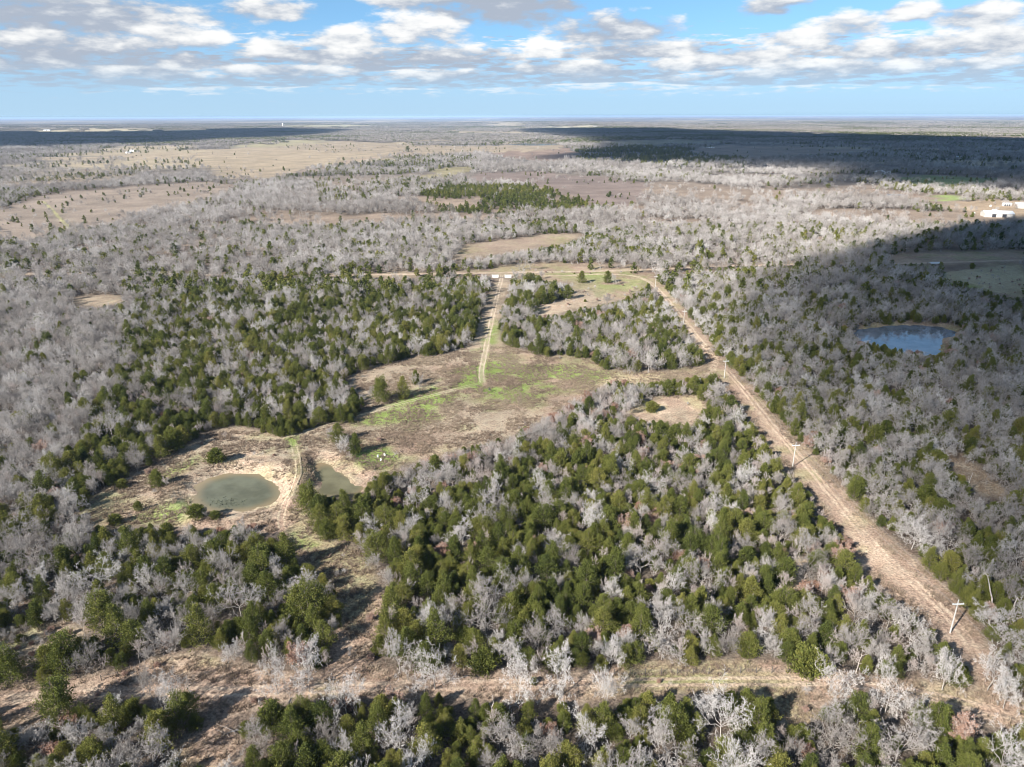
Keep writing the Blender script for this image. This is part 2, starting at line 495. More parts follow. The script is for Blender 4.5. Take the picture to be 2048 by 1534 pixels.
# ------------------------------------------------------------------ terrain
WA, WB, WC = (smooth_poly(world_poly(q), 1) for q in (POND_A, POND_B, POND_C))
bankB = world_poly([(610, 985), (630, 960), (622, 930), (610, 905), (590, 925), (588, 960), (575, 1000)])
def height(x, y):
    x, y = np.asarray(x, float), np.asarray(y, float)
    z = np.zeros(x.shape)
    for poly, dep in ((WA, 1.3), (WB, 1.2), (WC, 1.2)):
        cx, cy_ = poly.mean(0)
        near = (np.abs(x - cx) < 70) & (np.abs(y - cy_) < 70)
        if near.any():
            s = sdf(x[near], y[near], poly)
            s = s + (vnoise(x[near] / 3.5, y[near] / 3.5, 5) - .5) * 2.6 + (vnoise(x[near] / 1.5, y[near] / 1.5, 15) - .5) * 1.0
            z[near] += -0.45 - dep * sstep(s, -0.4, 4.0) + 0.45 * (1 - sstep(s, -3.0, 0.0)) \
                + (0.5 + 0.5 * vnoise(x[near] / 4, y[near] / 4, 9)) * np.exp(-((s + 6) / 3.0) ** 2)
    near = (np.abs(x - bankB[:, 0].mean()) < 40) & (np.abs(y - bankB[:, 1].mean()) < 40)
    if near.any():
        z[near] += 0.9 * sstep(sdf(x[near], y[near], bankB), -1.5, 2.5)
    r = np.hypot(x, y)
    g = sstep(r, 1200, 5000)
    z = z + g * (fbm(x / 1900.0, y / 1900.0, 31, 3) - .5) * 14
    z = z + sstep(r, 6000, 16000) * (fbm(x / 5200.0, y / 3000.0, 41, 3) - .45) * 60
    z = z + sstep(r, 18000, 30000) * (fbm(x / 9000.0, y / 9000.0, 51, 3) - .35) * 70
    z = z + 0.12 * (fbm(x / 5.0, y / 5.0, 61, 2) - .5) * (r < 700)
    return z

SAND = np.array([.435, .328, .245])
DRY = np.array([.315, .255, .19])
DRYRED = np.array([.305, .218, .168])
GREEN = np.array([.185, .235, .07])
SHADED_LITTER = np.array([.13, .104, .084])  # brown leaf litter, darkened to paint in the gloom between trunks
MUD = np.array([.235, .165, .125])
green_m = np.zeros((MH, MW), np.float32)
for q, a in (([(690, 855), (760, 815), (860, 765), (950, 725), (1010, 730), (1100, 730), (1210, 745), (1150, 780), (1050, 800), (960, 800), (890, 815), (860, 830), (760, 855)], .62), ([(700, 850), (800, 810), (900, 760), (960, 740), (985, 765), (960, 785), (890, 800), (860, 815), (760, 845)], .8), ([(820, 830), (850, 818), (890, 825), (880, 838), (835, 842)], 1.0),
             ([(990, 745), (1100, 735), (1210, 745), (1230, 757), (1120, 775), (1000, 772)], .75), ([(970, 690), (985, 640), (1000, 650), (990, 690), (1030, 715), (975, 740), (965, 735)], .7),
             ([(790, 870), (830, 866), (826, 880), (795, 884)], .5), ([(705, 905), (770, 895), (800, 915), (780, 935), (720, 935)], .85), ([(575, 880), (600, 872), (605, 920), (590, 930)], .7), ([(545, 1060), (580, 1070), (640, 1090), (660, 1120), (600, 1100)], .5),
             ([(250, 1040), (330, 1010), (400, 990), (380, 1040), (300, 1045)], .45), ([(290, 960), (350, 935), (400, 910), (420, 915), (330, 970)], .4), ([(1090, 548), (1290, 545), (1290, 552), (1180, 556), (1100, 552)], .5),
             ([(1190, 565), (1290, 560), (1290, 575), (1200, 580)], .35), ([(1840, 535), (1870, 532), (1880, 560), (1850, 555)], 1.0), ([(1880, 548), (1920, 560), (1990, 585), (1950, 590), (1890, 575)], .6), ([(1540, 530), (1640, 535), (1650, 545), (1560, 545)], .5),
             ([(1720, 555), (1840, 545), (1840, 565), (1730, 570)], .7), ([(1250, 1358), (1450, 1355), (1480, 1366), (1300, 1368)], .35), ([(0, 1290), (50, 1280), (40, 1300), (0, 1310)], .3), ([(0, 535), (20, 532), (20, 545), (0, 545)], .9),
             ([(240, 540), (300, 537), (350, 540), (300, 546)], .5), ([(85, 405), (95, 402), (158, 460), (140, 462)], .55)):
    green_m = np.maximum(green_m, fill(q) * a)
green_m = blur(green_m, 3)
sand_m = np.zeros((MH, MW), np.float32)
for q, a in ((CLEAR['sandpatch'], .9), (CLEAR['sandgap'], .7), ([(1190, 600), (1130, 618), (1070, 628), (1075, 612), (1130, 602)], .6), ([(1250, 560), (1278, 553), (1285, 568), (1255, 578)], .9),
             ([(360, 985), (378, 955), (430, 935), (470, 930), (480, 905), (510, 900), (560, 920), (585, 960), (580, 995), (545, 1020), (470, 1035), (400, 1030)], .5), ([(625, 915), (640, 895), (660, 900), (690, 925), (740, 950), (745, 965), (700, 950), (650, 925)], .6),
             ([(1700, 1060), (1760, 1100), (1830, 1180), (1780, 1160), (1700, 1090)], .6), ([(1180, 758), (1260, 748), (1330, 748), (1330, 760), (1260, 766), (1200, 772)], .55), ([(460, 860), (560, 868), (610, 855), (560, 885), (500, 890)], .35),
             ([(1300, 555), (1320, 560), (1440, 725), (1420, 735)], .45), (stroke([(1440, 735), (1520, 830), (1570, 895)], [8, 8, 8]), .6)):
    sand_m = np.maximum(sand_m, fill(q) * a)
sand_m = blur(sand_m, 2)
red_m = blur(fill(CLEAR['track']) | fill(CLEAR['road_right']) | fill(CLEAR['uproad_r']) | fill(CLEAR['mid2']) | fill([(660, 1150), (770, 1200), (740, 1340), (650, 1340)]), 4)
mud_m = blur(fill([(618, 985), (640, 965), (622, 925), (640, 905), (610, 900), (590, 930), (592, 965), (570, 1000)]) | fill([(300, 1000), (360, 970), (400, 930), (380, 930), (340, 965)]), 3)
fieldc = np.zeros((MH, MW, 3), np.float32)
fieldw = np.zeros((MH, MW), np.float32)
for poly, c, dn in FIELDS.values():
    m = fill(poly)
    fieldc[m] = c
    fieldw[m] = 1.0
rf = fill(CLEAR['rfield'])
fieldc[rf] = (.33, .30, .20)
fieldw[rf] = 1

def cover(x, y):
    """ground colour at world positions"""
    x, y = np.asarray(x, float), np.asarray(y, float)
    u, v = project(x, y, 0.0)
    n1_ = fbm(x / 9.0, y / 9.0, 3, 4)
    n2_ = fbm(x / 2.5, y / 2.5, 4, 3)
    n3_ = fbm(x / 40.0, y / 40.0, 6, 3)
    j = (n2_ - .5 + (n1_ - .5) * 1.2) * 20 * np.clip(160 / np.maximum(y, 60), 0, 1)      # ragged edges
    ok = (y > 70)
    S = lambda m: np.where(ok, samp(m, u + j, v + j * .6), 0)
    cl = np.clip(S(clear_soft) * 1.6 - .2, 0, 1)
    dry = DRY[None] * (0.82 + .4 * n1_)[:, None]
    dry = dry + (DRYRED - DRY)[None] * sstep(n3_, .42, .62)[:, None] * .8
    c = SHADED_LITTER[None] * (0.75 + .5 * n1_)[:, None]
    c = c + (dry - c) * cl[:, None]
    sc_ = (sstep(n1_ * .5 + n2_ * .5, .50, .66) * cl * .5)[:, None]          # low brown scrub
    c = c + (np.array([.135, .108, .09])[None] - c) * sc_
    rd = S(red_m)[:, None]
    c = c + (DRYRED[None] * (.85 + .4 * n1_)[:, None] - c) * rd * .75
    md = S(mud_m)[:, None]
    c = c + (MUD[None] * (.7 + .6 * n2_)[:, None] - c) * md * .8
    sd = np.clip(S(sand_m) * (sstep(n1_ * .6 + n2_ * .4, .30, .62) * 1.5 + .15), 0, 1)[:, None]
    c = c + (SAND[None] * (.9 + .2 * n2_)[:, None] - c) * sd
    gr = np.clip(S(green_m) * sstep(n1_, .25, .55) * 1.5 + cl * sstep(n3_ + n1_, .95, 1.2) * .3, 0, 1)[:, None]
    c = c + (GREEN[None] * (.8 + .5 * n2_)[:, None] - c) * gr
    # openings in the woods past the county road show tan ground
    opn = sstep(y, 420, 620) * (1 - np.clip((fbm(x / 90.0, y / 90.0, 81, 3) - .36) * 5.5, 0, 1)) * .8
    c = c + (np.array([.275, .215, .168])[None] * (.8 + .4 * n1_)[:, None] - c) * opn[:, None]
    # far country: woods and pasture
    far = sstep(y, 900, 1800)
    f1 = fbm(x / 900.0, y / 700.0, 71, 4)
    wood = np.array([.145, .135, .125])[None] * (.75 + .5 * fbm(x / 60.0, y / 120.0, 73, 3))[:, None]  # shade between distant crowns is darkened into this woods colour
    past = np.array([.36, .30, .21])[None] * (.8 + .4 * fbm(x / 200.0, y / 200.0, 75, 3))[:, None]
    fc = wood + (past - wood) * sstep(f1, .56, .64)[:, None] * .8
    c = c + (fc - c) * far[:, None]
    u = u + (fbm(x / 70.0, y / 110.0, 78, 3) - .5) * 60
    v = v + (fbm(x / 60.0, y / 90.0, 79, 3) - .5) * 9
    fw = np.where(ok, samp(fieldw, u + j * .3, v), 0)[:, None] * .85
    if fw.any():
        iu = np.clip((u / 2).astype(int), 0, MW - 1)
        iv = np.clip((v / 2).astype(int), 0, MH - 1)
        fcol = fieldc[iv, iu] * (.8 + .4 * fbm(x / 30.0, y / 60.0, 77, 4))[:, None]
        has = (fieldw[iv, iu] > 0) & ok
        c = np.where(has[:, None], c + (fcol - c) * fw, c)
    return np.clip(c, .02, .8)

def ground_mat():
    m = bpy.data.materials.new("ground_cover")
    m.use_nodes = True
    t = NT(m.node_tree)
    b = t.n['Principled BSDF']
    at = t.new('ShaderNodeAttribute', attribute_name='cover')
    geo = t.new('ShaderNodeNewGeometry')
    pos = geo.outputs['Position']
    a = t.noise(pos, 1.6, 4, .7)
    c = t.noise(pos, 0.35, 3, .6)
    far = t.noise(pos, 0.02, 5, .65)
    k = t.math('ADD', t.smooth(a, .28, .72, .52, 1.42), t.math('MULTIPLY', t.math('SUBTRACT', c, .5), .9))
    k = t.math('MULTIPLY', k, t.smooth(far, .3, .7, .82, 1.18))
    hue = t.mix(t.smooth(c, .35, .7), (1.03, .98, .95), (.96, 1.0, .98))
    col = t.mix(1.0, at.outputs['Color'], hue, 'MULTIPLY')
    vm = t.new('ShaderNodeVectorMath', operation='SCALE')
    t.l.new(col, vm.inputs[0])
    t.l.new(k, vm.inputs['Scale'])
    t.l.new(vm.outputs[0], b.inputs['Base Color'])
    b.inputs['Roughness'].default_value = .95
    b.inputs['Specular IOR Level'].default_value = .1
    bp = t.new('ShaderNodeBump')
    bp.inputs['Strength'].default_value = .9
    bp.inputs['Distance'].default_value = .35
    t.l.new(t.math('ADD', a, t.math('MULTIPLY', c, .8)), bp.inputs['Height'])
    t.l.new(bp.outputs[0], b.inputs['Normal'])
    return m
M_GROUND = ground_mat()

def grow_lines(a, top, g):
    out = [a]
    st = out[0] * (g - 1)
    while out[-1] < top:
        out.append(out[-1] + max(st, out[-1] * (g - 1)))
    return out[1:]
xp = list(np.arange(0, 300, 1.6)) + list(np.arange(300, 520, 4.0))
xp = xp + grow_lines(xp[-1], 70000, 1.05)
xs = np.array([-q for q in xp[:0:-1]] + xp)
ys = np.concatenate([np.arange(-700, 60, 40.0), np.arange(60, 330, 1.4), np.arange(330, 720, 2.6), grow_lines(720.0, 70000, 1.018)])
gx, gy = np.meshgrid(xs, ys)
gx, gy = gx.ravel(), gy.ravel()
gz = height(gx, gy)
nx, ny = len(xs), len(ys)
ii = np.arange((nx) * (ny)).reshape(ny, nx)
quads = np.stack([ii[:-1, :-1], ii[:-1, 1:], ii[1:, 1:], ii[1:, :-1]], -1).reshape(-1, 4)
gm = mesh_np("ground", np.stack([gx, gy, gz], 1), quads, [M_GROUND], smooth=True)
cv = np.ones((len(gx), 4), np.float32)
cv[:, :3] = cover(gx, gy)
fattr(gm, 'cover', cv, 'FLOAT_COLOR')
tag(link("ground", gm), kind='structure')

# ---- wheel tracks and dirt roads: finer strips of the same ground, a little above it
def ribbon(name, pts, width, offset=0.0, col=SAND, amt=.9, lift=.035, px=True, n=4):
    p = smooth_line(world_poly(pts) if px else np.asarray(pts, float), n)
    seg = np.linalg.norm(np.diff(p, axis=0), axis=1)
    s = np.concatenate([[0], np.cumsum(seg)])
    m = max(int(s[-1] / 1.2), 3)
    t = np.linspace(0, s[-1], m)
    p = np.stack([np.interp(t, s, p[:, 0]), np.interp(t, s, p[:, 1])], 1)
    d = np.gradient(p, axis=0)
    nr = np.stack([d[:, 1], -d[:, 0]], 1)
    nr /= np.linalg.norm(nr, axis=1, keepdims=True)
    wob = (vnoise(t / 5, t * 0 + 3.3 + offset, 11) - .5) * width * .35
    ks = np.array([-1.0, -.62, -.25, .25, .62, 1.0])
    prof = np.array([0, .75, 1, 1, .75, 0])
    V, W = [], []
    for k, pr in zip(ks, prof):
        w = width * (.8 + .4 * vnoise(t / 3, t * 0 + k * 7, 13)) / 2
        q = p + nr * (offset + wob + k * w)[:, None]
        V.append(np.concatenate([q, (height(q[:, 0], q[:, 1]) + (lift if pr > 0 else lift * .3))[:, None]], 1))
        W.append(pr * (.55 + .75 * fbm(q[:, 0] / 2.2, q[:, 1] / 2.2, 17, 3)))
    V = np.stack(V, 1).reshape(-1, 3)
    W = np.clip(np.stack(W, 1).reshape(-1), 0, 1) * amt
    fade = np.minimum(np.linspace(0, m / 6, m), np.linspace(m / 6, 0, m)).clip(0, 1)
    W = W * np.repeat(fade, 6)
    c = cover(V[:, 0], V[:, 1])
    c = c + (np.asarray(col)[None] * (.85 + .3 * fbm(V[:, 0], V[:, 1], 19, 2))[:, None] - c) * W[:, None]
    i = np.arange(m * 6).reshape(m, 6)
    f = np.stack([i[:-1, :-1], i[:-1, 1:], i[1:, 1:], i[1:, :-1]], -1).reshape(-1, 4)
    me = mesh_np(name, V, f, [M_GROUND], smooth=True)
    a = np.ones((len(V), 4), np.float32)
    a[:, :3] = c
    fattr(me, 'cover', a, 'FLOAT_COLOR')
    return tag(link(name, me), kind='structure')

DRIVE = [(965, 770), (962, 745), (968, 715), (975, 680), (982, 645), (990, 610), (997, 580), (1003, 556), (1004, 547)]
for off in (-.9, .9):
    ribbon("path", DRIVE, 1.0, off, (.47, .385, .30), .95)
ribbon("path", DRIVE, 3.6, 0, (.40, .33, .25), .6, .02)
LOOP = [(470, 872), (530, 880), (580, 872), (640, 855), (700, 838), (780, 812), (860, 792), (920, 776), (965, 765)]
for off in (-.8, .8):
    ribbon("path", LOOP, .75, off, (.42, .36, .26), .75)
DAM = [(585, 880), (592, 905), (597, 935), (600, 960), (590, 985), (572, 1010), (560, 1040), (570, 1075)]
for off in (-.8, .8):
    ribbon("path", DAM, .7, off, (.44, .37, .27), .6)
for off in (-.8, .8):
    ribbon("path", [(985, 768), (1050, 766), (1120, 760), (1180, 762), (1260, 757), (1330, 752), (1400, 740), (1425, 718)], .8, off, SAND, .6)
ribbon("dirt_road", [(1003, 549), (1060, 552), (1120, 552), (1190, 548), (1250, 549), (1285, 555), (1310, 572), (1335, 600), (1360, 632), (1385, 662), (1410, 692), (1428, 712), (1432, 728), (1420, 745), (1402, 756)], 4.2, 0, (.44, .345, .26), .8, .03)
for off in (-1.0, 1.0):
    ribbon("dirt_road", [(1120, 552), (1190, 548), (1250, 549), (1285, 555), (1310, 572), (1335, 600), (1360, 632), (1385, 662), (1410, 692), (1428, 712)], 1.1, off, (.50, .405, .31), .9, .05)
RR = [(1440, 735), (1478, 778), (1520, 832), (1565, 888), (1612, 940), (1660, 1000), (1712, 1066), (1770, 1125), (1835, 1185), (1895, 1245), (1950, 1330)]
for off in (-2.6, -.9):
    ribbon("dirt_road", RR, 1.25, off, (.45, .35, .265), .9, .05)
ribbon("dirt_road", [(1660, 1000), (1712, 1066), (1770, 1125), (1835, 1185)], 6.0, -1.2, SAND, .55, .025)
BT = [(-40, 1400), (100, 1392), (220, 1384), (330, 1382), (470, 1384), (640, 1378), (800, 1372), (1000, 1368), (1200, 1366), (1400, 1364), (1560, 1362), (1660, 1362), (1780, 1378), (1900, 1400), (2060, 1440)]
for off in (-.9, .9):
    ribbon("path", BT, 1.2, off, (.40, .31, .24), .85, .05)
ribbon("road", [(-30, 549), (130, 548), (350, 548), (480, 551), (600, 553), (720, 550), (860, 548), (1000, 545), (1100, 544), (1290, 540), (1420, 533), (1520, 530), (1640, 529), (1730, 528), (1860, 526), (2070, 519)], 6.5, 0, (.43, .34, .265), .85, .05)
ribbon("path", [(85, 402), (105, 420), (128, 445), (150, 465)], 5.0, 0, (.34, .33, .15), .7, .05)

# ---- water
def water_mat(name, col, rough, spec=.5, shallow=None):
    m = bpy.data.materials.new(name)
    m.use_nodes = True
    t = NT(m.node_tree)
    b = t.n['Principled BSDF']
    geo = t.new('ShaderNodeNewGeometry')
    n = t.noise(geo.outputs['Position'], .13, 3, .6)
    c = t.mix(t.smooth(n, .3, .7), tuple(q * .78 for q in col), tuple(q * 1.2 for q in col))
    if shallow:
        at = t.new('ShaderNodeAttribute', attribute_name='deep')
        k = t.math('ADD', at.outputs['Fac'], t.math('MULTIPLY', t.math('SUBTRACT', n, .5), .25))
        c = t.mix(t.smooth(k, .02, .38), shallow, c)
    t.l.new(c, b.inputs['Base Color'])
    b.inputs['Roughness'].default_value = rough
    b.inputs['IOR'].default_value = 1.333
    b.inputs['Specular IOR Level'].default_value = spec
    bp = t.new('ShaderNodeBump')
    bp.inputs['Strength'].default_value = .12
    bp.inputs['Distance'].default_value = .02
    t.l.new(t.noise(geo.outputs['Position'], 2.5, 2, .5), bp.inputs['Height'])
    t.l.new(bp.outputs[0], b.inputs['Normal'])
    return m
def water(poly, z, mat, grow):
    """sheet in rings; 'deep' runs from 0 at the bank to 1 in the middle"""
    c = poly.mean(0)
    d = poly - c
    p = d * (1 + grow / np.linalg.norm(d, axis=1, keepdims=True))
    n = len(p)
    rings = [1.0, .93, .86, .76, .62, .4]
    v = [np.concatenate([c + p * k, np.full((n, 1), z)], 1) for k in rings] + [np.array([[c[0], c[1], z]])]
    f = [(i * n + k, i * n + (k + 1) % n, (i + 1) * n + (k + 1) % n, (i + 1) * n + k) for i in range(len(rings) - 1) for k in range(n)]
    f += [((len(rings) - 1) * n + k, (len(rings) - 1) * n + (k + 1) % n, len(rings) * n, len(rings) * n) for k in range(n)]
    V = np.concatenate(v)
    me = bpy.data.meshes.new("pond_water")
    me.from_pydata([tuple(map(float, q)) for q in V], [], [tuple(dict.fromkeys(q)) for q in f])
    me.materials.append(mat)
    fattr(me, 'deep', np.concatenate([np.full(n, 1 - k) for k in rings] + [np.ones(1)]).astype(np.float32))
    return tag(link("pond_water", me), kind='structure')
water(WA, -.62, water_mat("murky_water", (.105, .11, .08), .10, shallow=(.215, .17, .105)), 1.0)
water(WB, -.62, water_mat("shallow_water", (.125, .118, .075), .12, shallow=(.22, .165, .10)), 1.0)
water(WC, -.62, water_mat("sky_tinted_water", (.11, .135, .17), .02, 1.0), 1.0)  # brighter blue base stands in for part of the sky's reflection
# ------------------------------------------------------------------ vegetation: materials
def veg_mat(name, dark, mid, light, trans=0.0, var='leaf_tint', rough=.9):
    """colour ramp over the plant's own tint plus the clump's tint"""
    m = bpy.data.materials.new(name)
    m.use_nodes = True
    t = NT(m.node_tree)
    t.n.clear()
    ai = t.new('ShaderNodeAttribute', attribute_name='tint', attribute_type='INSTANCER')
    al = t.new('ShaderNodeAttribute', attribute_name=var)
    k = t.math('ADD', t.math('MULTIPLY', ai.outputs['Fac'], .62), t.math('MULTIPLY', al.outputs['Fac'], .38))
    rp = t.new('ShaderNodeValToRGB')
    rp.color_ramp.elements[0].color = (*dark, 1)
    rp.color_ramp.elements[1].color = (*light, 1)
    e = rp.color_ramp.elements.new(.5)
    e.color = (*mid, 1)
    t.l.new(k, rp.inputs[0])
    d = t.new('ShaderNodeBsdfDiffuse')
    t.l.new(rp.outputs[0], d.inputs[0])
    out = d.outputs[0]
    if trans:
        tr = t.new('ShaderNodeBsdfTranslucent')
        t.l.new(rp.outputs[0], tr.inputs[0])
        mx = t.new('ShaderNodeMixShader')
        mx.inputs[0].default_value = trans
        t.l.new(d.outputs[0], mx.inputs[1])
        t.l.new(tr.outputs[0], mx.inputs[2])
        out = mx.outputs[0]
    o = t.new('ShaderNodeOutputMaterial')
    t.l.new(out, o.inputs[0])
    return m
M_JUN = veg_mat("juniper_leaf", (.036, .052, .019), (.125, .140, .036), (.235, .215, .062), .28)
M_BARK = veg_mat("bare_bark", (.14, .123, .109), (.305, .279, .258), (.55, .525, .50))
M_TRUNK = veg_mat("oak_trunk", (.16, .14, .123), (.27, .245, .222), (.40, .375, .35))
M_JTR = veg_mat("juniper_trunk", (.12, .095, .08), (.18, .15, .13), (.24, .21, .19))
M_SAP = veg_mat("sapling_twig", (.25, .205, .18), (.39, .335, .305), (.50, .45, .42))
M_RUST = veg_mat("brown_leaf", (.19, .10, .065), (.31, .19, .14), (.40, .28, .22), .15)
M_SHRUB = veg_mat("evergreen_leaf", (.030, .046, .022), (.062, .082, .038), (.10, .115, .055), .2)
M_STRAW = veg_mat("dry_grass", (.14, .105, .085), (.26, .20, .15), (.36, .30, .22), .2)

# ------------------------------------------------------------------ vegetation: mesh builders (numpy)
class Geo:
    def __init__(self):
        self.v, self.f, self.m, self.t, self.n = [], [], [], [], 0
    def add(self, v, f, mat=0, tint=.5):
        self.v.append(v)
        self.f.append(f + self.n)
        self.m.append(np.full(len(f), mat))
        self.t.append(np.broadcast_to(tint, (len(v),)).astype(np.float32))
        self.n += len(v)
    def mesh(self, name, mats):
        me = mesh_np(name, np.concatenate(self.v), np.concatenate(self.f), mats, np.concatenate(self.m))
        fattr(me, 'leaf_tint', np.concatenate(self.t))
        return me
    def merged(self, other, shift):
        g = Geo()
        for q, s in ((self, 0), (other, shift)):
            for v, f, m, t in zip(q.v, q.f, q.m, q.t):
                g.v.append(v); g.f.append(f + g.n - 0 if False else f); g.m.append(m + s); g.t.append(t)
        # offsets
        n = self.n
        k = len(self.v)
        g.f = [f if i < k else f + n for i, f in enumerate(g.f)]
        g.n = self.n + other.n
        return g

def perp(d, r):
    a = np.cross(d, r.normal(size=d.shape))
    a /= np.linalg.norm(a, axis=-1, keepdims=True) + 1e-9
    return a

def prisms(segs, r):
    """(p0, p1, r0, r1) rows -> three-sided tapered sticks"""
    s = np.asarray(segs, float)
    p0, p1, r0, r1 = s[:, 0:3], s[:, 3:6], s[:, 6], s[:, 7]
    d = p1 - p0
    d = d / (np.linalg.norm(d, axis=1, keepdims=True) + 1e-9)
    a = perp(d, r)
    b = np.cross(d, a)
    V = []
    for k in range(3):
        w = 2 * math.pi * k / 3
        o = a * math.cos(w) + b * math.sin(w)
        V += [p0 + o * r0[:, None], p1 + o * r1[:, None]]
    V = np.stack(V, 1)                      # n,6,3
    base = np.arange(len(s))[:, None] * 6
    F = []
    for k in range(3):
        i0, i1, j0, j1 = 2 * k, 2 * k + 1, 2 * ((k + 1) % 3), 2 * ((k + 1) % 3) + 1
        F += [base + np.array([i0, j0, j1]), base + np.array([i0, j1, i1])]
    return V.reshape(-1, 3), np.stack(F, 1).reshape(-1, 3)

def strips(segs, r):
    s = np.asarray(segs, float)
    p0, p1, r0, r1 = s[:, 0:3], s[:, 3:6], s[:, 6], s[:, 7]
    a = perp(p1 - p0, r)
    V = np.stack([p0 - a * r0[:, None], p0 + a * r0[:, None], p1 + a * r1[:, None], p1 - a * r1[:, None]], 1)
    base = np.arange(len(s))[:, None] * 4
    F = np.stack([base + np.array([0, 1, 2]), base + np.array([0, 2, 3])], 1)
    return V.reshape(-1, 3), F.reshape(-1, 3)

def leaves(pos, axis, size, r, tint, g, mat=0, slim=.5):
    a = axis + r.normal(size=axis.shape) * .55
    a /= np.linalg.norm(a, axis=1, keepdims=True)
    b = perp(a, r)
    L = size[:, None]
    V = np.stack([pos - a * L * .5, pos + b * L * slim, pos + a * L * .7, pos - b * L * slim], 1)
    base = np.arange(len(pos))[:, None] * 4
    F = np.stack([base + np.array([0, 1, 2]), base + np.array([0, 2, 3])], 1)
    g.add(V.reshape(-1, 3), F.reshape(-1, 3), mat, np.repeat(tint, 4))

def grow_tree(r, h, spread, style, lod):
    """branch skeleton -> (trunk sticks, branch sticks, twig strips)"""
    T, B, W = [], [], []
    if style == 'oak':
        trunk_f, nl, ang, wig, nch = .30, 7, (38, 72), .38, (0, 8, 6, 6)
    elif style == 'elm':
        trunk_f, nl, ang, wig, nch = .12, 9, (12, 42), .16, (0, 9, 6, 5)
    else:
        trunk_f, nl, ang, wig, nch = .45, 6, (25, 50), .22, (0, 6, 5, 4)
    fat = 1.0 if lod == 0 else 2.6
    maxl = 4 if lod == 0 else 3
    if lod:
        nch = (0, 7, 6, 0)
    def branch(p, d, L, rad, lev):
        n = (4, 5, 4, 3, 2)[lev]
        pts = [p]
        for i in range(n):
            d = d + r.normal(size=3) * wig * (1.0 if lev else .25) * (1.2 if lev > 1 else 1)
            d = d + np.array([0, 0, .10 if lev == 1 else .05])
            d = d / np.linalg.norm(d)
            p = p + d * L / n
            pts.append(p)
        rr = np.linspace(rad, rad * (.55 if lev < 1 else .3), n + 1)
        dst = T if lev == 0 or (lev == 1) else (B if lev < maxl - 1 or lev < 3 else W)
        if lev == 4 or (lod and lev == 3):
            dst = W
        for i in range(n):
            dst.append((*pts[i], *pts[i + 1], rr[i], rr[i + 1]))
        if lev >= maxl:
            return
        k = nl if lev == 0 else nch[lev]
        for j in range(k):
            s = r.uniform(.62, 1.0) if lev == 0 else (.22 + .78 * (j + r.uniform(0, 1)) / k)
            x = s * n
            i = min(int(x), n - 1)
            q = np.array(pts[i]) + (np.array(pts[i + 1]) - np.array(pts[i])) * (x - i)
            dd = np.array(pts[i + 1]) - np.array(pts[i])
            dd /= np.linalg.norm(dd)
            lo, hi = ang
            th = math.radians(r.uniform(lo, hi)) if lev == 0 else math.radians(r.uniform(28, 66) * (1 if style == 'oak' else .75))
            ax = perp(dd[None], r)[0] if lev else np.array([math.cos(2 * math.pi * (j + r.uniform(-.3, .3)) / k), math.sin(2 * math.pi * (j + r.uniform(-.3, .3)) / k), 0])
            nd = dd * math.cos(th) + ax * math.sin(th)
            if lev:
                LL = L * r.uniform(.42, .68) * (1.05 - .45 * s)
            else:
                LL = (h * (1 - trunk_f * .75)) * r.uniform(.78, 1.05)
                if style == 'oak':
                    LL = min(LL, spread * 1.25) * r.uniform(.85, 1.1)
            branch(q, nd, LL, max(rr[i] * (.55 if lev else .58), .015 * fat), lev + 1)
    branch(np.zeros(3), np.array([r.normal() * .06, r.normal() * .06, 1.0]), h * trunk_f, max(.017 * h, .045) * (1 if style == 'oak' else .6), 0)
    return T, B, W

def fit(geo_list, h, R):
    """scale the finished tree so that it stands h tall and about R wide"""
    allv = np.concatenate([q for g in geo_list for q in g.v])
    zz = np.percentile(allv[:, 2], 99.7)
    rr = np.percentile(np.hypot(allv[:, 0], allv[:, 1]), 96)
    s = np.array([R / rr, R / rr, h / zz])
    for g in geo_list:
        g.v = [q * s for q in g.v]

def bare(seed, h, R, style, lod=0, mats=None, rust=False):
    r = np.random.default_rng(seed)
    T, B, W = grow_tree(r, h, R, style, lod)
    tr, cr = Geo(), Geo()
    v, f = prisms(T, r)
    tr.add(v, f, 0, np.clip(.5 + .3 * np.repeat(r.normal(size=len(T)), 6) * .3, 0, 1))
    if B:
        v, f = prisms(B, r)
        cr.add(v, f, 0, np.clip(.45 + .25 * np.repeat(r.normal(size=len(B)), 6), 0, 1))
    if W:
        W = np.asarray(W)
        W[:, 6:8] = np.maximum(W[:, 6:8], .0195 if lod == 0 else .055)
        v, f = strips(W, r)
        cr.add(v, f, 0, np.clip(.55 + .3 * np.repeat(r.normal(size=len(W)), 4), 0, 1))
        if rust:
            e = W[:, 3:6]
            k = r.integers(0, len(e), int(len(e) * (.9 if lod == 0 else .8)))
            pos = e[k] + r.normal(size=(len(k), 3)) * .08
            leaves(pos, r.normal(size=(len(k), 3)), r.uniform(.07, .16, len(k)) * (1 if lod == 0 else 1.8), r, np.clip(r.normal(.5, .25, len(k)), 0, 1), cr, 1, .5)
    fit([tr, cr], h, R)
    return tr, cr

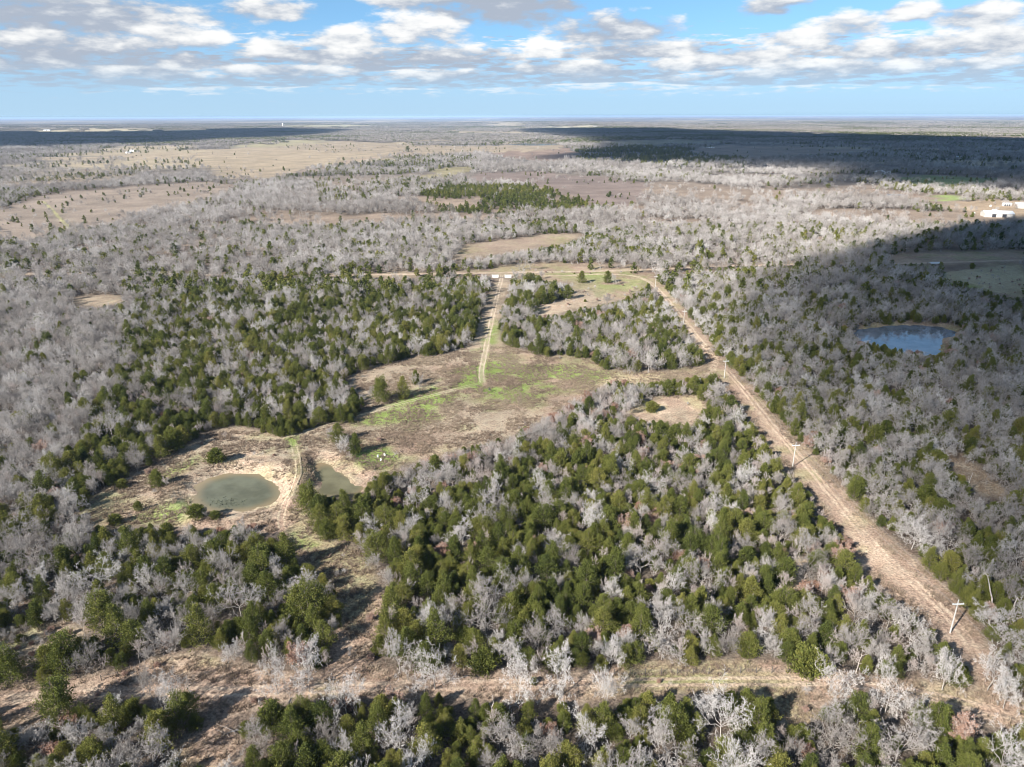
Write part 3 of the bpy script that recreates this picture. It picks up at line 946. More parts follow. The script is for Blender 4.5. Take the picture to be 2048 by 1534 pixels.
def juniper(seed, h, R, shape, lod=0):
    r = np.random.default_rng(seed)
    tr, cr = Geo(), Geo()
    N, K, sz = (230, 26, (.11, .25)) if lod == 0 else (40, 10, (.38, .72))
    T = []
    ph = r.uniform(0, 6.28, 6)
    nlead = {'cone': 1, 'round': 1, 'multi': 3, 'bush': 1}[shape]
    leads = [(0, 0, 1.0, 1.0)] + [(R * .42 * math.cos(q), R * .42 * math.sin(q), r.uniform(.7, .95), .7) for q in r.uniform(0, 6.28, nlead - 1)]
    for (lx, ly, hs, rs) in leads:
        T.append((lx * .2, ly * .2, 0, lx * .7, ly * .7, h * hs * .4, .11, .08))
        T.append((lx * .7, ly * .7, h * hs * .4, lx, ly, h * hs * .92, .08, .03))
        n = int(N * rs / (1 + .55 * (nlead - 1)) * (1.15 if nlead > 1 else 1))
        t = r.beta(1.1, 1.35, n) if shape == 'cone' else r.beta(1.4, 1.25, n)
        th = r.uniform(0, 2 * math.pi, n)
        if shape == 'cone':
            prof = (1 - t) ** .72 * np.minimum(1, (t + .10) / .22)
        elif shape == 'bush':
            prof = np.sqrt(np.clip(1 - (t * 1.02 - .15) ** 2 / .76, 0, 1))
        else:
            prof = np.clip(1 - t, 0, 1) ** .5 * np.minimum(1, (t + .25) / .45)
        lump = 1 + .26 * np.sin(th * 2 + ph[0] + t * 5) + .2 * np.sin(th * 5 + ph[1] - t * 11)
        rad = R * rs * np.maximum(prof, .05) * lump * r.uniform(.6, 1.12, n)
        dirx = np.stack([np.cos(th), np.sin(th), np.zeros(n)], 1)
        tip = np.stack([lx + np.cos(th) * rad, ly + np.sin(th) * rad, h * hs * (.03 + .93 * t) + r.uniform(.0, .10, n) * h * .8], 1)
        base = np.stack([lx + np.cos(th) * rad * .35, ly + np.sin(th) * rad * .35, h * hs * (.02 + .86 * t)], 1)
        for q0, q1 in list(zip(base, tip))[::(5 if lod == 0 else 12)]:
            T.append((lx * .9, ly * .9, q0[2] * .9, *q1 * np.array([.82, .82, 1]), .045, .015))
        pt = np.clip(r.normal(.5, .24, n) + .15 * (t - .5), 0, 1)
        s = r.uniform(.05, 1.05, (n, K)) ** .75
        pos = base[:, None] + (tip - base)[:, None] * s[..., None]
        wd = (.30 if lod == 0 else .42) * (1.25 - .75 * s) * np.minimum(1, R / 2.2)
        pos = pos + r.normal(size=pos.shape) * wd[..., None] * np.array([1, 1, .8])
        pos[..., 2] = np.maximum(pos[..., 2], .06)
        ax = (tip - base)
        ax = ax / (np.linalg.norm(ax, axis=1, keepdims=True) + 1e-9) + np.array([0, 0, .55])
        ax = np.repeat(ax[:, None], K, 1).reshape(-1, 3)
        nn = n * K
        leaves(pos.reshape(-1, 3), ax, r.uniform(*sz, nn), r, np.clip(np.repeat(pt, K) + r.normal(0, .1, nn) + .12 * (s.ravel() - .5), 0, 1), cr, 0, .34 if lod == 0 else .5)
    v, f = prisms(T, r)
    tr.add(v, f, 0, .5)
    return tr, cr

# ------------------------------------------------------------------ templates
TPL = {}     # kind -> list of dict(trunk, crown, joined, far, h, R)
lib = {}
def make_templates(kind, specs, mats_tr, mats_cr):
    out = []
    for i, (builder, args) in enumerate(specs):
        tr, cr = builder(*args)
        ftr, fcr = builder(*args, lod=1)
        n = len(mats_cr)
        d = {'trunk': tr.mesh(kind + "_trunk", mats_tr), 'crown': cr.mesh(kind + "_crown", mats_cr),
             'joined': cr.merged(tr, n).mesh(kind, mats_cr + mats_tr), 'far': fcr.merged(ftr, n).mesh(kind + "_far", mats_cr + mats_tr), 'h': args[1], 'R': args[2]}
        out.append(d)
    TPL[kind] = out
jb = lambda *a, **k: juniper(*a, **k)
make_templates('juniper', [(juniper, (101, 7.5, 2.6, 'cone')), (juniper, (102, 6.5, 2.9, 'round')), (juniper, (103, 7.0, 3.2, 'multi')), (juniper, (104, 5.5, 2.1, 'cone')),
                           (juniper, (105, 5.0, 2.3, 'round')), (juniper, (106, 8.0, 3.0, 'cone')), (juniper, (107, 3.0, 1.8, 'bush')), (juniper, (108, 6.2, 2.4, 'multi'))], [M_JTR], [M_JUN])
make_templates('oak', [(bare, (200 + i, hh, rr, 'oak')) for i, (hh, rr) in enumerate([(9, 4.6), (10.5, 5.0), (8, 3.8), (9.5, 4.2), (7.5, 4.2), (11, 5.4)])], [M_TRUNK], [M_BARK])
make_templates('elm', [(bare, (300 + i, hh, rr, 'elm')) for i, (hh, rr) in enumerate([(7, 3.2), (6, 2.6), (8, 3.4), (5.5, 2.9)])], [M_TRUNK], [M_BARK])
make_templates('sapling', [(bare, (400 + i, hh, rr, 'sap')) for i, (hh, rr) in enumerate([(5.5, 1.5), (4.5, 1.3), (6.5, 1.7), (5, 1.1)])], [M_TRUNK], [M_SAP])
brush = lambda seed, h, R, style, lod=0: bare(seed, h, R, style, lod, rust=True)
make_templates('shrub', [(brush, (500 + i, hh, rr, 'elm')) for i, (hh, rr) in enumerate([(2.6, 1.4), (2.0, 1.2), (3.2, 1.5)])], [M_TRUNK], [M_SAP, M_RUST])
KINDS = ['juniper', 'oak', 'elm', 'sapling', 'shrub']

# ------------------------------------------------------------------ where the trees stand
TREES = {k: [] for k in KINDS}     # rows: x, y, template, scale, rot, tint, hand label or None
grid = {}
CELL = 5.0
def near_ok(x, y, R, f):
    cx, cy_ = int(x // CELL), int(y // CELL)
    for i in (-2, -1, 0, 1, 2):
        for j in (-2, -1, 0, 1, 2):
            for (qx, qy, qr) in grid.get((cx + i, cy_ + j), ()):
                if (qx - x) ** 2 + (qy - y) ** 2 < (f * (qr + R)) ** 2:
                    return False
    return True
def put_tree(kind, x, y, ti, sc, tint, label=None, w=1.0):
    t = TPL[kind][ti]
    grid.setdefault((int(x // CELL), int(y // CELL)), []).append((x, y, t['R'] * sc * w))
    TREES[kind].append((x, y, ti, sc, random.uniform(0, 6.283), tint, (label, w) if label else None))

# trees one can pick out: kind, base pixel, template, height m, tint, label
HAND = [
 ('juniper', 434, 927, 6, 4.2, .35, "small round dark green juniper on the bank above the round pond"),
 ('juniper', 245, 975, 6, 2.4, .7, "tiny bushy juniper on the open grass beside the pond woods"),
 ('juniper', 278, 1022, 7, 3.0, .45, "little upright juniper alone on grass between pond and left woods"),
 ('juniper', 232, 1048, 6, 2.6, .5, "low juniper at the bottom edge of the pond grassland"),
 ('juniper', 316, 975, 7, 5.4, .5, "two-stemmed juniper beside a bare bush near the round pond"),
 ('sapling', 335, 980, 1, 4.2, .6, "bare bush touching the two-stemmed juniper near the round pond"),
 ('juniper', 395, 1040, 6, 3.4, .45, "dark juniper bush at the near rim of the round pond"),
 ('elm', 410, 1038, 1, 3.2, .6, "pale bare bush leaning over the near rim of the round pond"),
 ('juniper', 432, 1042, 6, 2.0, .4, "small olive bush just off the near pond rim"),
 ('juniper', 1303, 823, 6, 3.6, .8, "bright green juniper bush alone in the bare sandy clearing"),
 ('juniper', 765, 803, 2, 9.5, .5, "big double juniper in the island of trees inside the meadow"),
 ('juniper', 807, 797, 0, 8.5, .85, "conical yellow-green juniper at the edge of the meadow island"),
 ('elm', 742, 798, 1, 5.5, .5, "greyish bare tree at the left flank of the meadow island"),
 ('sapling', 828, 778, 2, 8.0, .55, "bare tree between junipers in the meadow island"),
 ('juniper', 832, 768, 3, 5.5, .5, "dark juniper behind the bare trees of the meadow island"),
 ('oak', 842, 775, 2, 5.5, .5, "spreading bare tree casting shade onto the green meadow"),
 ('juniper', 677, 885, 1, 6.5, .55, "rounded juniper in the clump beside the small muddy pond"),
 ('elm', 690, 912, 0, 7.0, .9, "bright pale bare tree in the clump beside the small muddy pond"),
 ('juniper', 712, 910, 3, 6.5, .3, "dark juniper behind the pale tree beside the small pond"),
 ('elm', 662, 880, 3, 5.0, .45, "low grey bare tree in the clump beside the small pond"),
 ('sapling', 700, 925, 1, 3.6, .2, "brownish bush on the bank of the small muddy pond"),
 ('juniper', 785, 1245, 0, 8.5, .6, "tall conical juniper standing apart at the edge of the brown grass swath"),
 ('juniper', 757, 1120, 2, 7.5, .62, "broad olive juniper at the edge of the grass swath below the ponds"),
 ('elm', 748, 1138, 1, 5.0, .5, "grey bare shrubby tree at the foot of the broad olive juniper"),
 ('juniper', 655, 1078, 7, 5.5, .45, "slim dark juniper at the corner of the woods below the small pond"),
 ('juniper', 622, 1025, 2, 8.5, .55, "large bright juniper at the corner of the woods beside the small pond"),
 ('juniper', 690, 1035, 5, 8.0, .5, "tall juniper beside the bare tree below the small pond"),
 ('juniper', 620, 1245, 2, 10.0, .55, "biggest juniper of the grove, broad and shaggy, shading the brown swath"),
 ('juniper', 575, 1140, 5, 9.5, .6, "tall shaggy juniper at the grove's upper edge shading the grass"),
 ('juniper', 525, 1160, 2, 9.0, .5, "broad juniper in the middle of the pond grove"),
 ('juniper', 405, 1290, 5, 9.5, .7, "tall olive juniper on the open brown ground above the track"),
 ('juniper', 240, 1290, 5, 9.5, .6, "tall conical juniper above the long open bank by the track"),
 ('juniper', 205, 1255, 2, 8.5, .6, "wide juniper beside the tall conical one above the track bank"),
 ('juniper', 140, 1340, 2, 8.5, .35, "dark spreading juniper on the bank above the dirt track"),
 ('juniper', 100, 1345, 1, 6.0, .65, "olive rounded juniper touching the dark one above the track"),
 ('juniper', 25, 1360, 2, 7.5, .35, "dark juniper beside a grey bush above the track's far end"),
 ('elm', 22, 1330, 1, 4.5, .6, "grey leafless bush behind the dark juniper by the track"),
 ('juniper', 968, 1338, 6, 4.2, .45, "small round dark juniper beside the fallen pale log"),
 ('juniper', 1617, 1345, 6, 5.2, .62, "round juniper bush standing at the fence by the track"),
 ('juniper', 120, 1440, 2, 8.5, .4, "big dark juniper just below the bend of the dirt track"),
 ('juniper', 365, 1450, 2, 7.0, .45, "wide dark juniper in the clump under the dark-limbed oak"),
 ('oak', 305, 1400, 3, 9.5, .1, "bare oak with dark limbs beside the dirt track"),
 ('oak', 345, 1425, 0, 10.5, .7, "pale bare oak in the clump beside the dark-limbed oak"),
 ('oak', 555, 1388, 3, 12.0, .7, "tall bare oak standing on the brown track verge beside its twin"),
 ('oak', 619, 1384, 2, 12.5, .75, "slender pale oak with straight trunk on the track verge"),
 ('oak', 870, 1378, 5, 14.0, .8, "large pale oak with bent trunk on the track verge"),
 ('oak', 800, 1345, 2, 10.0, .65, "pale bare oak behind the bent-trunk oak by the track"),
 ('elm', 865, 1275, 2, 9.0, .95, "tall whitish bare tree rising among junipers above the track"),
 ('oak', 1037, 1405, 3, 13.0, .95, "whitest straight-trunked oak standing on the track verge"),
 ('oak', 1118, 1396, 2, 12.0, .9, "white oak with curved leaning trunk on the track verge"),
 ('elm', 1212, 1412, 2, 9.0, .85, "pale bushy bare tree casting lacy shade over the fenced track"),
 ('oak', 1440, 1490, 5, 14.5, .9, "huge white bare oak spreading over the junipers below the fence"),
 ('oak', 1175, 1500, 4, 9.0, .85, "white gnarled oak among junipers below the white-trunked pair"),
 ('oak', 695, 1440, 1, 12.0, .85, "white oak with long snaking limbs below the track verge"),
 ('oak', 800, 1500, 0, 11.0, .8, "white spreading oak among the junipers below the bent-trunk oak"),
 ('oak', 1670, 1410, 4, 11.0, .7, "wide low bare oak overhanging the track past the fence"),
 ('oak', 1770, 1425, 1, 12.5, .75, "wide bare oak with tangled limbs beside the low one past the fence"),
 ('oak', 1884, 1380, 2, 10.5, .8, "bare oak with thick pale trunk on the ground beyond the fence"),
 ('oak', 1974, 1382, 3, 11.5, .85, "pale oak with stout white trunk below the utility pole"),
 ('oak', 2006, 1418, 2, 9.5, .85, "slim white-trunked oak beside the stout one below the pole"),
 ('oak', 1990, 1560, 5, 13.0, .9, "huge white oak in the corner below the pole and track"),
 ('oak', 1820, 1300, 0, 10.5, .65, "bare oak overhanging the sandy road near the utility pole"),
 ('elm', 1660, 1190, 0, 7.0, .7, "fan-shaped grey bare tree beside the sandy road"),
 ('elm', 1225, 1210, 0, 7.5, .85, "fan-shaped white bare tree ringed by junipers in the thick woods"),
 ('shrub', 1690, 1100, 2, 3.6, .3, "rusty brown bush at the edge of the sandy road"),
 ('juniper', 1163, 566, 1, 7.5, .6, "round juniper standing alone beside the curved drive"),
 ('juniper', 1058, 575, 2, 9.0, .4, "dark juniper clump beside the gate drive"),
 ('juniper', 1078, 580, 1, 8.5, .35, "dark rounded juniper next to the clump beside the gate drive"),
 ('juniper', 1105, 595, 2, 9.0, .45, "broad juniper in the upper field's hedge"),
 ('juniper', 1135, 598, 1, 8.0, .4, "dark round juniper at the end of the upper field's hedge"),
 ('juniper', 1060, 630, 2, 8.0, .4, "dark juniper casting shade on the upper field's sand"),
 ('juniper', 1215, 566, 1, 7.5, .35, "dark juniper in the pair by the sandy turnaround"),
 ('oak', 1228, 570, 2, 8.0, .6, "grey bare tree paired with a juniper by the sandy turnaround"),
 ('elm', 1214, 610, 3, 7.5, .15, "lone dark bare tree in the upper field with a long shadow"),
 ('juniper', 1438, 712, 3, 5.0, .65, "small bright juniper where the sandy roads meet"),
 ('juniper', 815, 303, 1, 16.0, .3, "lone dark tree in the far tan pasture"),
]
for k, u, v, ti, hh, tint, lb in HAND:
    q = P(u, v)
    put_tree(k, q[0], q[1], ti, hh / TPL[k][ti]['h'] * (1.15 if k == 'juniper' else 1.0), tint, lb, .74 if k == 'oak' else (.9 if k == 'elm' else 1.0))

def seen_ground(x, y, h, R):
    """does a plant this size stand on, or stick up in front of, ground the photograph shows bare?"""
    pts = ((0, 0), (0, h * .5), (0, h * .85), (-R * .65, h * .45), (R * .65, h * .45))
    for dxp, z in pts:
        u, v = project(x + dxp, y, z)
        if 0 <= u < 2048 and 0 <= v < 1534 and clear_m[int(v) // 2, int(u) // 2]:
            return True
    return False

def candidates(y0, y1, n):
    y = np.sqrt(rng.uniform(y0 ** 2, y1 ** 2, n))
    x = rng.uniform(-1, 1, n) * (0.80 * y + 25)
    return x, y
def throw(n, y0, y1, sizes, weights, f, size_mul=1.0):
    x, y = candidates(y0, y1, n)
    u, v = project(x, y, 0.0)
    v2 = np.clip(v, 0, 1533)
    u2 = np.clip(u, 0, 2047)
    iu, iv = (u2 // 2).astype(int), np.minimum((v2 // 2).astype(int), MH - 1)
    kw = KM[:, iv, iu] * np.array(weights)[:, None]
    tot = kw.sum(0)
    cum = np.cumsum(kw, 0) / np.maximum(tot, 1e-6)
    pick = (rng.uniform(size=n)[None] > cum).sum(0).clip(0, 4)
    gap = np.clip((fbm(x / 45.0, y / 45.0, 89, 3) - .33) * 6, .12, 1)
    gap = 1 + (gap - 1) * sstep(y, 330, 560)
    keep = rng.uniform(size=n) < np.minimum(tot * 2.2, 1) * dens_m[iv, iu] * gap
    patch = fbm(x / 14.0, y / 14.0, 91, 2)
    col = fbm(x / 22.0, y / 22.0, 93, 2)
    for i in np.nonzero(keep)[0]:
        k = KINDS[pick[i]]
        ti = random.randrange(len(TPL[k]))
        if k == 'juniper' and ti == 6 and random.random() < .6:
            ti = 1
        t = TPL[k][ti]
        s = random.uniform(*sizes[k]) * (0.85 + .3 * patch[i]) * size_mul
        R, h = t['R'] * s, t['h'] * s
        xi, yi = float(x[i]), float(y[i])
        if not near_ok(xi, yi, R, f):
            continue
        if seen_ground(xi, yi, h, R):
            continue
        tint = min(max(random.gauss(.5, .24) + (col[i] - .5) * .5, 0), 1)
        put_tree(k, xi, yi, ti, s, tint)
SZ = {'juniper': (.78, 1.35), 'oak': (.75, 1.2), 'elm': (.8, 1.25), 'sapling': (.75, 1.25), 'shrub': (.9, 1.9)}
YN = 720.0
throw(22000, 78, YN, SZ, (0, 1, .25, 0, 0), .56)
throw(60000, 78, YN, SZ, (1, .1, 1, .4, 0), .52)
throw(42000, 78, 420, {**SZ, 'juniper': (.5, .85), 'elm': (.5, .85)}, (1.0, 0, .5, .8, .8), .48)
# scattered scrub in the open ground
for _ in range(420):
    q = random.choice(('pondside', 'track', 'meadow', 'upfield', 'leftopen', 'rfield'))
    poly = np.asarray(CLEAR[q], float)
    u, v = random.uniform(poly[:, 0].min(), poly[:, 0].max()), random.uniform(poly[:, 1].min(), poly[:, 1].max())
    if not (0 <= u < 2048 and 0 <= v < 1534) or not clear_m[int(v) // 2, int(u) // 2] or (q == 'meadow' and random.random() < .8):
        continue
    w = P(u, v)
    if max(sdf(w[0:1], w[1:2], pp)[0] for pp in (WA, WB, WC)) > -1.0:
        continue
    k = random.choices(('shrub', 'elm', 'sapling', 'juniper'), (.42, .3, .2, .08))[0]
    ti = 6 if k == 'juniper' else random.randrange(len(TPL[k]))
    s = {'juniper': random.uniform(.3, .6), 'elm': random.uniform(.18, .36)}.get(k, random.uniform(.35, .65))
    if near_ok(w[0], w[1], TPL[k][ti]['R'] * s, .8):
        put_tree(k, float(w[0]), float(w[1]), ti, s, random.uniform(.4, .9))
print("TREES", {k: len(v) for k, v in TREES.items()})

# ------------------------------------------------------------------ single trees (the 300 of each kind that show largest)
ZONES = [   # pixel polygon -> where it stands
 ([(0, 1400), (2048, 1440), (2048, 1600), (0, 1600)], "across the track from the ponds"),
 ([(0, 1040), (300, 1050), (560, 1060), (690, 1230), (680, 1350), (0, 1395)], "between round pond and track"),
 ([(1440, 735), (1520, 830), (1625, 945), (1760, 1115), (1960, 1320), (2048, 1440), (2600, 1440), (2600, 500), (1290, 545)], "across the road from the meadow"),
 ([(-500, 1040), (0, 1040), (300, 1050), (400, 900), (480, 860), (740, 850), (960, 690), (980, 550), (-500, 550)], "in the woods behind the ponds"),
 ([(600, 1000), (740, 960), (1010, 880), (1250, 770), (1440, 740), (1300, 1000), (1200, 1340), (690, 1340)], "between the meadow and dirt track"),
 ([(1250, 770), (1440, 735), (1960, 1320), (2048, 1400), (1200, 1380), (1300, 1000)], "in the power line thicket"),
 ([(980, 550), (1300, 550), (1440, 740), (1180, 780), (980, 740)], "between the meadow and curved drive"),
]
def in_poly(u, v, poly):
    c = False
    n = len(poly)
    for i in range(n):
        x0, y0 = poly[i]
        x1, y1 = poly[(i + 1) % n]
        if (y0 <= v) != (y1 <= v) and u < x0 + (v - y0) * (x1 - x0) / (y1 - y0):
            c = not c
    return c
def zone(u, v):
    for i, (poly, s) in enumerate(ZONES):
        if in_poly(u, v, poly):
            return s
    return "in the open near the ponds"

NAMES = {'juniper': ("juniper_tree", "juniper"), 'oak': ("bare_oak_tree", "tree"), 'elm': ("bare_tree", "tree"), 'sapling': ("young_bare_tree", "tree"), 'shrub': ("brown_shrub", "shrub")}
GROUPS = {'juniper': "junipers of the woods around the ponds", 'oak': "leafless oaks of the woods", 'elm': "fine-twigged leafless trees", 'sapling': "young leafless trees in the thickets", 'shrub': "brown winter shrubs"}
SHAPES = ('conical', 'rounded', 'broad', 'slim', 'stocky', 'spired', 'bushy', 'many-topped')
def adj(kind, tint):
    if kind == 'juniper':
        return "yellow-green" if tint > .64 else ("dark green" if tint < .38 else "green")
    if kind == 'shrub':
        return "rusty" if tint < .4 else ("tan" if tint > .65 else "brown")
    return "whitish" if tint > .66 else ("dull grey" if tint < .36 else "pale grey")
NOUN = {'juniper': "juniper", 'oak': "oak", 'elm': "bare tree", 'sapling': "sapling", 'shrub': "shrub"}
nb_grid = {}
for k_, rows_ in TREES.items():
    for r_ in rows_:
        nb_grid.setdefault((int(r_[0] // 8), int(r_[1] // 8)), []).append((r_[0], r_[1], k_, r_[5]))
def neighbour(x, y):
    best = None
    for i in (-1, 0, 1):
        for j in (-1, 0, 1):
            for (qx, qy, k_, tn) in nb_grid.get((int(x // 8) + i, int(y // 8) + j), ()):
                d2 = (qx - x) ** 2 + (qy - y) ** 2
                if 1e-6 < d2 < 64 and (best is None or d2 < best[0]):
                    best = (d2, k_, tn)
    return "" if best is None else f"by a {adj(best[1], best[2]).split()[0]} {NOUN[best[1]]} "
def describe(kind, ti, tint, h, x, y, u, v):
    z = neighbour(x, y) + zone(u, v)
    c = adj(kind, tint)
    if kind == 'juniper':
        return f"{SHAPES[ti]} {c} juniper {z}"
    if kind == 'oak':
        return f"{'large' if h > 9 else 'medium'} {c} bare oak {z}"
    if kind == 'elm':
        return f"{'tall' if h > 6.5 else 'low'} {c} bare tree {z}"
    if kind == 'sapling':
        return f"{'tall' if h > 5 else 'short'} {c} bare sapling {z}"
    return f"{'tiny' if h < 1.6 else 'small'} {c} shrub {z}"

REST = {k: [] for k in KINDS}
LIMIT = {'juniper': 300, 'oak': 300, 'elm': 300, 'sapling': 300, 'shrub': 200}
for k in KINDS:
    rows = TREES[k]
    sc_ = []
    for (x, y, ti, s, rot, tint, lb) in rows:
        t = TPL[k][ti]
        u, v = project(x, y, t['h'] * s * .5)
        inn = (-20 < u < 2068) and (v < 1550)
        dist = math.sqrt(x * x + y * y + H * H)
        sc_.append(1e9 if lb else (t['R'] * t['h'] * s * s / dist ** 2 if inn else 0))
    order = np.argsort(-np.array(sc_))
    for n_, i in enumerate(order):
        x, y, ti, s, rot, tint, lb = rows[i]
        if n_ < LIMIT[k] and sc_[i] > 0:
            t = TPL[k][ti]
            z = float(height(np.array([x]), np.array([y]))[0])
            e = bpy.data.objects.new(NAMES[k][0], None)
            COL.objects.link(e)
            e.empty_display_size = .1
            e.location = (x, y, z - .05)
            e.rotation_euler = (0, 0, rot)
            lb, w = lb or (None, 1.0)
            e.scale = (s * w, s * w, s)
            u, v = project(x, y, 0)
            tag(e, lb or describe(k, ti, tint, t['h'] * s, x, y, u, v), NAMES[k][1], GROUPS[k])
            for part in ('trunk', 'crown'):
                c = link(part, t[part], e)
                c["tint"] = float(tint)
        else:
            REST[k].append((x, y, ti, s, rot, tint))

# ------------------------------------------------------------------ the rest of the woods (stuff): points carrying copies
def scatter(name, label, rows, objs, cat):
    """rows: (N, 8) x y z idx scale rot tint zscale"""
    rows = np.asarray(rows, np.float32)
    col = bpy.data.collections.new(name)
    for i, me in enumerate(objs):
        o = bpy.data.objects.new(f"{name}_{i:02d}", me)
        col.objects.link(o)
    me = bpy.data.meshes.new(name)
    me.vertices.add(len(rows))
    me.vertices.foreach_set("co", np.ascontiguousarray(rows[:, 0:3]).ravel())
    rot = np.zeros((len(rows), 3), np.float32)
    rot[:, 2] = rows[:, 5]
    scl = np.repeat(rows[:, 4:5], 3, 1)
    scl[:, 2] *= rows[:, 7]
    fattr(me, 'rot', rot, 'FLOAT_VECTOR')
    fattr(me, 'scl', scl, 'FLOAT_VECTOR')
    fattr(me, 'idx', rows[:, 3].astype(np.int32), 'INT')
    fattr(me, 'tint', rows[:, 6])
    ob = link(name, me)
    tag(ob, label, cat, kind='stuff')
    ng = bpy.data.node_groups.new(name, 'GeometryNodeTree')
    ng.interface.new_socket("Geometry", in_out='INPUT', socket_type='NodeSocketGeometry')
    ng.interface.new_socket("Geometry", in_out='OUTPUT', socket_type='NodeSocketGeometry')
    N, L = ng.nodes, ng.links
    gi, go = N.new('NodeGroupInput'), N.new('NodeGroupOutput')
    ci = N.new('GeometryNodeCollectionInfo')
    ci.inputs['Collection'].default_value = col
    ci.inputs['Separate Children'].default_value = True
    ci.inputs['Reset Children'].default_value = True
    ip = N.new('GeometryNodeInstanceOnPoints')
    ip.inputs['Pick Instance'].default_value = True
    L.new(gi.outputs[0], ip.inputs['Points'])
    L.new(ci.outputs[0], ip.inputs['Instance'])
    for nm, dt, sk in (('idx', 'INT', 'Instance Index'), ('rot', 'FLOAT_VECTOR', 'Rotation'), ('scl', 'FLOAT_VECTOR', 'Scale')):
        a = N.new('GeometryNodeInputNamedAttribute')
        a.data_type = dt
        a.inputs['Name'].default_value = nm
        src = a.outputs['Attribute']
        if nm == 'rot':
            e2r = N.new('FunctionNodeEulerToRotation')
            L.new(src, e2r.inputs[0])
            src = e2r.outputs[0]
        L.new(src, ip.inputs[sk])
    L.new(ip.outputs[0], go.inputs[0])
    md = ob.modifiers.new("scatter", 'NODES')
    md.node_group = ng
    return ob

STUFF = {'juniper': ("juniper_woodland", "mass of green junipers in the woods beyond the nearest trees", "juniper woodland"),
         'oak': ("oak_woodland", "mass of pale leafless oaks stretching away beyond the nearest trees", "oak woodland"),
         'elm': ("bare_woodland", "mass of fine-twigged grey leafless trees filling the woods", "bare woodland"),
         'sapling': ("sapling_thicket", "thicket of thin young leafless trees filling the gaps", "thicket"),
         'shrub': ("brown_undergrowth", "brown leafless undergrowth between the trees", "undergrowth")}
# trees from the county road out to the far pastures
def far_rows(y0, y1, cell, jit, far_scale=1.0):
    ny_ = int((y1 - y0) / cell)
    X, Y = [], []
    for j in range(ny_):
        yy = y0 + (j + .5) * cell
        w = .80 * yy + 25
        xx = np.arange(-w, w, cell)
        X.append(xx + rng.uniform(-.5, .5, len(xx)) * cell * jit)
        Y.append(np.full(len(xx), yy) + rng.uniform(-.5, .5, len(xx)) * cell * jit)
    x, y = np.concatenate(X), np.concatenate(Y)
    u, v = project(x, y, 0.0)
    iu, iv = np.clip(u / 2, 0, MW - 1).astype(int), np.clip(v / 2, 0, MH - 1).astype(int)
    n = len(x)
    f1 = fbm(x / 900.0, y / 700.0, 71, 4)
    openfar = sstep(y, 900, 1800) * sstep(f1, .56, .64)
    d = dens_m[iv, iu] * (1 - .9 * openfar)
    patch = fbm(x / 90.0, y / 90.0, 81, 3)
    keep = rng.uniform(size=n) < d * np.clip((patch - .36) * 5.5, .06, 1)
    for q in (0, 4, 8):
        uu, vv = project(x, y, float(q))
        keep &= ~clear_m[np.clip(vv / 2, 0, MH - 1).astype(int), np.clip(uu / 2, 0, MW - 1).astype(int)]
    jpatch = fbm(x / 130.0, y / 200.0, 83, 3)
    kw = KM[:, iv, iu].copy()
    kw[0] *= np.where(kw[0] > .4, 1, np.clip((jpatch - .47) * 14, .06, 2.6)) * np.where(openfar > .3, 2, 1)
    kw[0] = np.where(dens_m[iv, iu] < .3, np.maximum(kw[0], .5), kw[0])
    kw[3:] *= .25
    cum = np.cumsum(kw, 0) / kw.sum(0)
    pick = (rng.uniform(size=n)[None] > cum).sum(0).clip(0, 4)
    for ki, k in enumerate(KINDS):
        m = keep & (pick == ki)
        c = int(m.sum())
        if not c:
            continue
        s = rng.uniform(.75, 1.25, c) * far_scale
        tint = np.clip(rng.normal(.5, .24, c) + (fbm(x[m] / 120.0, y[m] / 120.0, 85, 2) - .5) * .8, 0, 1)
        ti = rng.integers(0, len(TPL[k]), c)
        small = dens_m[iv, iu][m] < .3
        s = np.where(small, s * rng.uniform(.45, .95, c), s)
        FAR[k].append(np.stack([x[m], y[m], height(x[m], y[m]) - .1, ti + len(TPL[k]), s, rng.uniform(0, 6.28, c), tint, np.ones(c)], 1))
FAR = {k: [] for k in KINDS}
far_rows(YN, 1500, 7.2, 1.1)
far_rows(1500, 3000, 9.5, 1.2, 1.15)
for k in KINDS:
    rows = []
    if REST[k]:
        a = np.array([(x, y, ti, s, rot, tint) for (x, y, ti, s, rot, tint) in REST[k]])
        z = height(a[:, 0], a[:, 1]) - .05
        lod = np.where(a[:, 1] > 430, len(TPL[k]), 0)
        rows.append(np.stack([a[:, 0], a[:, 1], z, a[:, 2] + lod, a[:, 3], a[:, 4], a[:, 5], np.ones(len(a))], 1))
    rows += FAR[k]
    if rows:
        scatter(STUFF[k][0], STUFF[k][1], np.concatenate(rows), [t['joined'] for t in TPL[k]] + [t['far'] for t in TPL[k]], STUFF[k][2])
        print("STUFF", k, sum(len(q) for q in rows))

# far country: blocks of woodland canopy, one block every few dozen metres
def block(seed, size, n, share):
    r = np.random.default_rng(seed)
    g = Geo()
    x, y = r.uniform(-size / 2, size / 2, n), r.uniform(-size / 2, size / 2, n)
    for i in range(n):
        R, h = r.uniform(2.8, 4.8), r.uniform(6, 9.5)
        m = 0 if r.uniform() < share else 1
        k = 14
        th = r.uniform(0, 6.28, k)
        el = r.uniform(-.2, 1.0, k)
        p = np.stack([x[i] + np.cos(th) * R * np.sqrt(1 - el.clip(0, 1) ** 2), y[i] + np.sin(th) * R * np.sqrt(1 - el.clip(0, 1) ** 2), h * .55 + el * h * .42], 1)
        leaves(p, r.normal(size=(k, 3)) + np.array([0, 0, .6]), r.uniform(1.6, 3.0, k), r, np.clip(r.normal(.5, .3, k), 0, 1), g, m, .5)
    return g.mesh("woodland_block", [M_JUN, M_BARK])
blocks = [block(900 + i, 62, 60, sh) for i, sh in enumerate((.08, .15, .3, .6))]
rows = []
